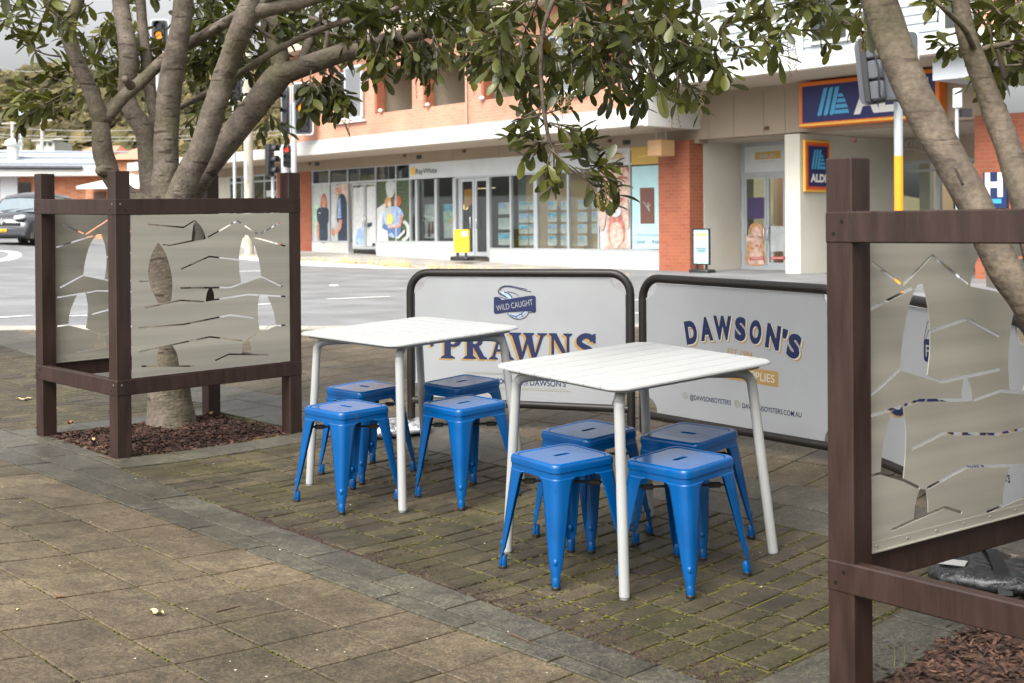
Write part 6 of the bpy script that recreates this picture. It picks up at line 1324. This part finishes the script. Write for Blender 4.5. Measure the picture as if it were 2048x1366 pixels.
q.rings([roof(*s) for s in rf], closed=False); q.add([(-.72, 4.2, 1.6), (.72, 4.2, 1.6), (.9, 4.22, 1.1), (-.9, 4.22, 1.1)], [(0, 1, 2, 3)])
for s in (-1, 1):
    q.tube([(s*.84, 1.02, 1.12), (s*.76, 1.25, 1.36), (s*.67, 1.50, 1.60)], .035, 8); q.tube([(s*.88, 2.5, 1.14), (s*.71, 2.5, 1.73)], .04, 8); q.add([(s*.89, 2.5, 1.13), (s*.70, 2.5, 1.75), (s*.67, 4.15, 1.68), (s*.88, 4.2, 1.13)], [(0, 1, 2, 3)])
body = q.build('body', CARP, car, smooth=40)
q = MB(); q.add([(-.83, 1.03, 1.145), (.83, 1.03, 1.145), (.66, 1.48, 1.60), (-.66, 1.48, 1.60), (0, .97, 1.15), (0, 1.43, 1.63)], [(0, 4, 5, 3), (4, 1, 2, 5)]); q.build('windscreen', CGL, car, smooth=180)
for s in (-1, 1):
    MB().add([(s*.885, 1.2, 1.15), (s*.885, 2.45, 1.15), (s*.715, 2.45, 1.68), (s*.70, 1.62, 1.62)], [(0, 1, 2, 3)]).build('side_window', CGL, car)
    q = MB(); q.box(s*.50, s*.86, -.02, .25, .78, .93, M=Matrix.Translation((0, 0, 0)) @ Matrix.Rotation(R(-7*s), 4, 'Y'), bev=.05); q.build('headlight', LAMPW, car, smooth=60)
    q = MB(); q.ball((s*1.03, 1.25, 1.16), .12, 10, 6, sc=(.8, .5, .9)); q.build('mirror', TRIM, car, smooth=180)
    for y in (.75, 3.4):
        q = MB(); q.tube([(s*.70, y, .32), (s*.72, y, .32), (s*.90, y, .32), (s*.92, y, .32)], [.28, .32, .32, .28], 24); w = q.build('wheel', TRIM, car, smooth=40); q = MB(); q.tube([(s*.905, y, .32), (s*.93, y, .32)], [.2, .17], 16); q.build('rim', CHR, w, smooth=40)
q = MB(); q.box(-.62, .62, -.02, .10, .66, .76, bev=.02); q.build('grille', TRIM, car); q = MB(); q.box(-.88, .88, -.06, .12, .28, .60, bev=.05); q.build('bumper', mat('bumper_paint', (.05, .052, .058), rough=.4, var=.03), car, smooth=40); q = MB(); q.box(-.66, .66, -.075, .02, .30, .38, bev=.01); q.build('lower_grille', TRIM, car)
o = 0
MB().box(o-.19, o+.19, -.085, -.06, .44, .545, bev=.008).build('number_plate', PLY, car)
q = MB(); q.plate(*place(text2('CKL 28B', .06, 1, .004, width=.31), o, .462), lambda u, v, d: Vector((u, -.0885, v))); q.build('plate_lettering', TRIM, car)
pts, tri = union2([[(0, -.12), (.085, 0), (0, .12), (-.085, 0)]], [[(0, -.05), (.03, 0), (0, .05), (-.03, 0)]]); q = MB(); q.plate(pts, tri, lambda u, v, d: Vector((u, -.05+d, .80+v)), .03); q.build('badge', CHR, car)
q = MB(); q.tube([(-.5, .98, 1.17), (.1, 1.08, 1.25)], .012, 6); q.tube([(.05, .98, 1.17), (.62, 1.08, 1.25)], .012, 6); q.build('wiper', TRIM, car)
# ------------------------------------------------------------------ far left: low building, houses, hill, poles, wires
ROOFM = mat('pale_metal_roof', (.42, .46, .50), rough=.5, var=.05); FBR = brick_mat('far_orange_brick', (.48, .17, .08), (.58, .26, .14), (.5, .32, .22), .3, .12); TERR = flat('terracotta_roof', (.56, .25, .16), rough=.8, var=.12, scale=.6)
DB = 62.0
def rect_at(px0, py0, px1, py1, d): a = at(px0, py0, d); b = at(px1, py1, d); return a.x, b.x, b.z, a.z
lb = empty('low_brick_building'); tag(lb, 'low orange brick building with a pale metal roof at far left', 'building')
x0, _, zg, z1 = rect_at(-260, 335, 0, 352, DB); x1 = at(272, 400, DB).x; zr1 = at(0, 297, DB+7).z; zb0 = -1.5
MB().box(x0, x1, DB+.6, DB+9, zb0, zg+.05).build('brick_wall', FBR, lb)
q = MB(); q.add([(x0, DB-.2, z1), (at(188, 338, DB).x, DB-.2, z1-.12), (at(188, 303, DB+7).x+1, DB+7, zr1-.2), (x0, DB+7, zr1)], [(0, 1, 2, 3)]); r_ = q.build('roof', ROOFM, lb)
q = MB()
for k in range(3): z = z1+(zr1-z1)*(k+.6)/3.2; y = DB-.2+7.2*(k+.6)/3.2; q.tube([(x0, y-.02, z+.03), (at(186, 320, DB).x, y-.02, z-.08)], .05, 6)
q.build('roof_batten', flat('batten_grey', (.28, .3, .33)), r_)
q = MB(); q.box(x0, at(195, 340, DB).x, DB-.35, DB-.2, zg, z1); q.box(x0, x1, DB-.34, DB+.7, zg-.03, zg+.06); q.build('fascia', WHT, lb); q = MB(); q.tube([(x0, DB-.42, z1+.02), (at(170, 338, DB).x, DB-.42, z1-.1)], .09, 8); q.build('gutter', flat('gutter_dark', (.05, .055, .06)), lb)
a = rect_at(0, 353, 35, 410, DB+.5); MB().box(a[0], a[1], DB+.5, DB+.59, zb0, a[3]).build('roller_door', mat('roller_white', (.66, .69, .71), stretch=(1, 1, 8)), lb)
a = rect_at(37, 365, 61, 392, DB+.5); MB().box(a[0], a[1], DB+.5, DB+.58, a[2], a[3]).build('window', GLD, lb); a = at(22.5, 60, 1)
q = MB(); p = at(26, 297, DB+3); p2 = at(24, 315, DB+3); q.tube([(p.x, p.y, p2.z-.5), (p.x, p.y, p.z+.1)], .28, 10); q.ball((p.x, p.y, p.z+.25), .42, 10, 6, sc=(1, 1, .6)); q.build('roof_vent', WHT, lb, smooth=60)
an = empty('porch_annexe'); tag(an, 'small brick annexe with a white porch roof behind the left guard post', 'building'); d = DB-3
a = rect_at(172, 368, 300, 420, d); MB().box(a[0], a[1], d, d+3, zb0, a[3]).build('brick_wall', FBR, an); a = rect_at(156, 360, 320, 371, d-.8); q = MB(); q.add([(a[0], d-1, a[2]), (a[1], d-1, a[2]), (a[1], d+2.5, a[3]+.35), (a[0]+1.2, d+2.5, a[3]+.35)], [(0, 1, 2, 3)]); q.box(a[0], a[1], d-1.06, d-1, a[2]-.14, a[2]); q.build('roof', WHT, an); a = rect_at(187, 384, 211, 410, d-.05); MB().box(a[0], a[1], d-.06, d-.01, a[2], a[3]).build('window', flat('window_brown', (.12, .07, .05)), an)
for k, (px0, px1, py, pyr, lab) in enumerate(((128, 225, 318, 285, 'terracotta hip roofed house behind the pale metal roof, left one'), (205, 330, 320, 290, 'terracotta hip roofed house behind the tree trunk'))):
    h = empty('house'); tag(h, lab, 'house', 'terracotta roofed houses on the hill foot'); d = 95; a = rect_at(px0, py, px1, 360, d); MB().box(a[0]+.5, a[1]-.5, d, d+9, -2, a[3]).build('wall', FBR, h)
    zt = at(0, pyr, d).z; m_ = (a[0]+a[1])/2; q = MB(); q.add([(a[0], d-.5, a[3]), (a[1], d-.5, a[3]), (a[1], d+10, a[3]), (a[0], d+10, a[3]), (m_-1, d+4.5, zt), (m_+1, d+4.5, zt)], [(0, 1, 5, 4), (1, 2, 5), (2, 3, 4, 5), (3, 0, 4)]); q.build('roof', TERR, h)
h = empty('house'); tag(h, 'tiny white house among the trees on the hillside', 'house'); d = 150; a = rect_at(72, 281, 109, 297, d); MB().box(a[0], a[1], d, d+6, a[2]-3, a[3]).build('wall', WHT, h); q = MB(); zt = at(0, 274, d).z; q.add([(a[0]-.4, d-.4, a[3]), (a[1]+.4, d-.4, a[3]), (a[1], d+3, zt), (a[0]+1.5, d+3, zt)], [(0, 1, 2, 3)]); q.build('roof', flat('house_roof', (.45, .46, .46)), h)
for k in range(2): b = rect_at(84+k*12, 285, 91+k*12, 291, d-.1); MB().box(b[0], b[1], d-.1, d-.02, b[2], b[3]).build('window', GLD, h)
# hill
def hillz(x, y):
    t = sm(110, 330, y); top = at(0, 172, 330).z; e = sm(120, -60, 0)
    fall = sm(140, -20, x)
    return -1.5+t*(top-4)*fall*(1+.10*noise.noise(Vector((x*.02, y*.02, 0))))
HILL = mat('hill_ground', (.12, .10, .04), rough=1, var=.3, scale=.05)
hl = MB(); vs = []; nx, ny = 60, 24
for j in range(ny+1):
    for i in range(nx+1):
        x = -330+480*i/nx; y = 105+260*j/ny; vs.append((x, y, hillz(x, y)))
hl.add(vs, [(j*(nx+1)+i, j*(nx+1)+i+1, (j+1)*(nx+1)+i+1, (j+1)*(nx+1)+i) for j in range(ny) for i in range(nx)]); tag(hl.build('hill', HILL, smooth=180), kind='structure')
fo = MB(); fo.tone = []
for k in range(1500):
    y = 110+230*random.random()**1.2; x = rnd(-.46, .02)*y*1.0; z = hillz(x, y); r = rnd(2.2, 4.6)*(.75+y/500); tn = random.random(); cc = Vector((x, y, z+r*.75))
    for q_ in range(16):
        d = Vector((random.gauss(0, 1), random.gauss(0, 1), random.gauss(0, .8))).normalized(); c = cc+Vector((d.x*r*.7, d.y*r*.7, d.z*r*.6)); s = r*rnd(.22, .42); n = len(fo.v)
        fo.ball(c, s, 6, 4, sc=(1, 1, .8)); 
        for i in range(n, len(fo.v)): fo.v[i] = fo.v[i]+Vector((rnd(-1, 1), rnd(-1, 1), rnd(-1, 1)))*s*.3
        fo.tone += [min(1, max(0, tn*.7+.3*random.random()))]*(len(fo.v)-n)
tag(fo.build('hillside_trees', mat('hill_foliage', (.062, .06, .018), rough=.9, var=.2, scale=.6, col2=(.11, .085, .032), tone=.6)), 'olive and yellow green trees covering the far hillside', 'trees', kind='stuff')
for px, pt, d, lab in ((25, 238, 120, 'white utility pole with cross arm on the hillside, leftmost'), (84, 232, 125, 'brown utility pole rising from the white hillside house')):
    rt = empty('utility_pole'); tag(rt, lab, 'utility pole', 'utility poles below the hill'); p = at(px, pt, d); q = MB(); q.tube([(p.x, p.y, -1.5), (p.x, p.y, p.z)], .17, 8); q.build('pole_shaft', flat('pole_pale', (.55, .52, .47)), rt); 
    for dz in (.15, 2.1): q = MB(); q.box(p.x-1.0, p.x+1.0, p.y-.1, p.y+.1, p.z-dz-.2-.12, p.z-dz-.2); q.build('cross_arm', flat('arm_pale', (.5, .47, .42)), rt)
rt = empty('water_tank'); tag(rt, 'slim pale blue grey tank tower among the hillside trees', 'tank'); p = at(42, 220, 140); b = at(42, 242, 140); q = MB(); q.tube([(p.x, p.y, b.z), (p.x, p.y, p.z-.7), (p.x, p.y, p.z-.6), (p.x, p.y, p.z)], [.45, .5, .8, .75], 12); q.tube([(p.x, p.y, -1), (p.x, p.y, b.z)], .2, 8); q.build('tank_body', flat('tank_blue', (.48, .55, .58)), rt, smooth=40)
for k, (p0, p1, d0, d1) in enumerate((((-60, 266), (560, 262), 120, 120), ((-60, 272), (560, 270), 121, 121), ((-60, 107), (130, 134), 60, 60), ((-60, 250), (400, 254), 130, 130))):
    a = at(*p0, d0); b = at(*p1, d1); q = MB(); q.tube([a.lerp(b, i/8)-Vector((0, 0, .5*math.sin(math.pi*i/8))) for i in range(9)], .045 if k != 2 else .018, 5); tag(q.build('overhead_wire', flat('wire_grey', (.30, .29, .27))), 'overhead wire crossing in front of the hill' if k != 2 else 'thin overhead wire in the sky at upper left', 'wire', 'overhead wires' if k != 2 else None)
# tufts of dry grass on the far verge
tf = MB(); random.seed(8)
for px in [rnd(625, 1330) for _ in range(150)]+[812]*10+[1050]*10+[790]*6:
    a = Fa(px+rnd(-9, 9), 21.4); n_ = rnd(21.1, 21.6); z = kerb_z(a)+.03
    for k in range(5): b = rnd(-.05, .05); h = rnd(.05, .26); tf.add([tuple(world(a+b-.012, n_, z)), tuple(world(a+b+.012, n_, z)), tuple(world(a+b*2.2+rnd(-.05, .05), n_+rnd(-.05, .05), z+h))], [(0, 1, 2)])
tag(tf.build('dry_grass', flat('dry_grass', (.62, .48, .22), rough=.9, var=.2)), 'dry yellow grass tufts along the far kerb', 'grass', kind='stuff')
# ------------------------------------------------------------------ light, sky, camera
w = bpy.data.worlds.new('World'); SC.world = w; w.use_nodes = True; nt = w.node_tree; L = nt.links.new
bg = nt.nodes['Background']; sk = nt.nodes.new('ShaderNodeTexSky'); sk.sky_type = 'NISHITA'; sk.sun_disc = False
SUN_EL, SUN_AZ = R(52), R(-150)      # azimuth measured clockwise from +Y
sk.sun_elevation = SUN_EL; sk.sun_rotation = SUN_AZ; sk.air_density = 1.0; sk.dust_density = 8.0; sk.ozone_density = 1.0
hs = nt.nodes.new('ShaderNodeHueSaturation'); hs.inputs['Saturation'].default_value = .10; hs.inputs['Value'].default_value = 2.7
L(sk.outputs[0], hs.inputs['Color']); L(hs.outputs[0], bg.inputs['Color']); bg.inputs['Strength'].default_value = .15
sl = bpy.data.lights.new('sun', 'SUN'); sl.energy = 1.0; sl.angle = R(11); sl.color = (1, .93, .82); so = bpy.data.objects.new('sun', sl); COL.objects.link(so)
dirv = Vector((math.sin(SUN_AZ)*math.cos(SUN_EL), math.cos(SUN_AZ)*math.cos(SUN_EL), math.sin(SUN_EL)))
so.rotation_euler = (-dirv).to_track_quat('-Z', 'Y').to_euler()
cd = bpy.data.cameras.new('camera'); cam = bpy.data.objects.new('camera', cd); COL.objects.link(cam)
cam.matrix_world = Matrix(((CR.x, CU.x, -_fw.x, 0), (CR.y, CU.y, -_fw.y, 0), (CR.z, CU.z, -_fw.z, CH), (0, 0, 0, 1)))
cd.sensor_width = 36; cd.lens = CF/2048*36; cd.shift_y = (CCY-683)/2048; cd.clip_start = .1; cd.clip_end = 3000
cd.dof.use_dof = True; cd.dof.focus_distance = 5.6; cd.dof.aperture_fstop = 5.6; cd.dof.aperture_blades = 7
SC.camera = cam
SC.view_settings.view_transform = 'Standard'; SC.view_settings.look = 'None'; SC.view_settings.exposure = -.17; SC.view_settings.gamma = 1
SC.cycles.use_denoising = True; SC.cycles.max_bounces = 8; SC.cycles.transparent_max_bounces = 12; SC.cycles.caustics_reflective = False; SC.cycles.caustics_refractive = False
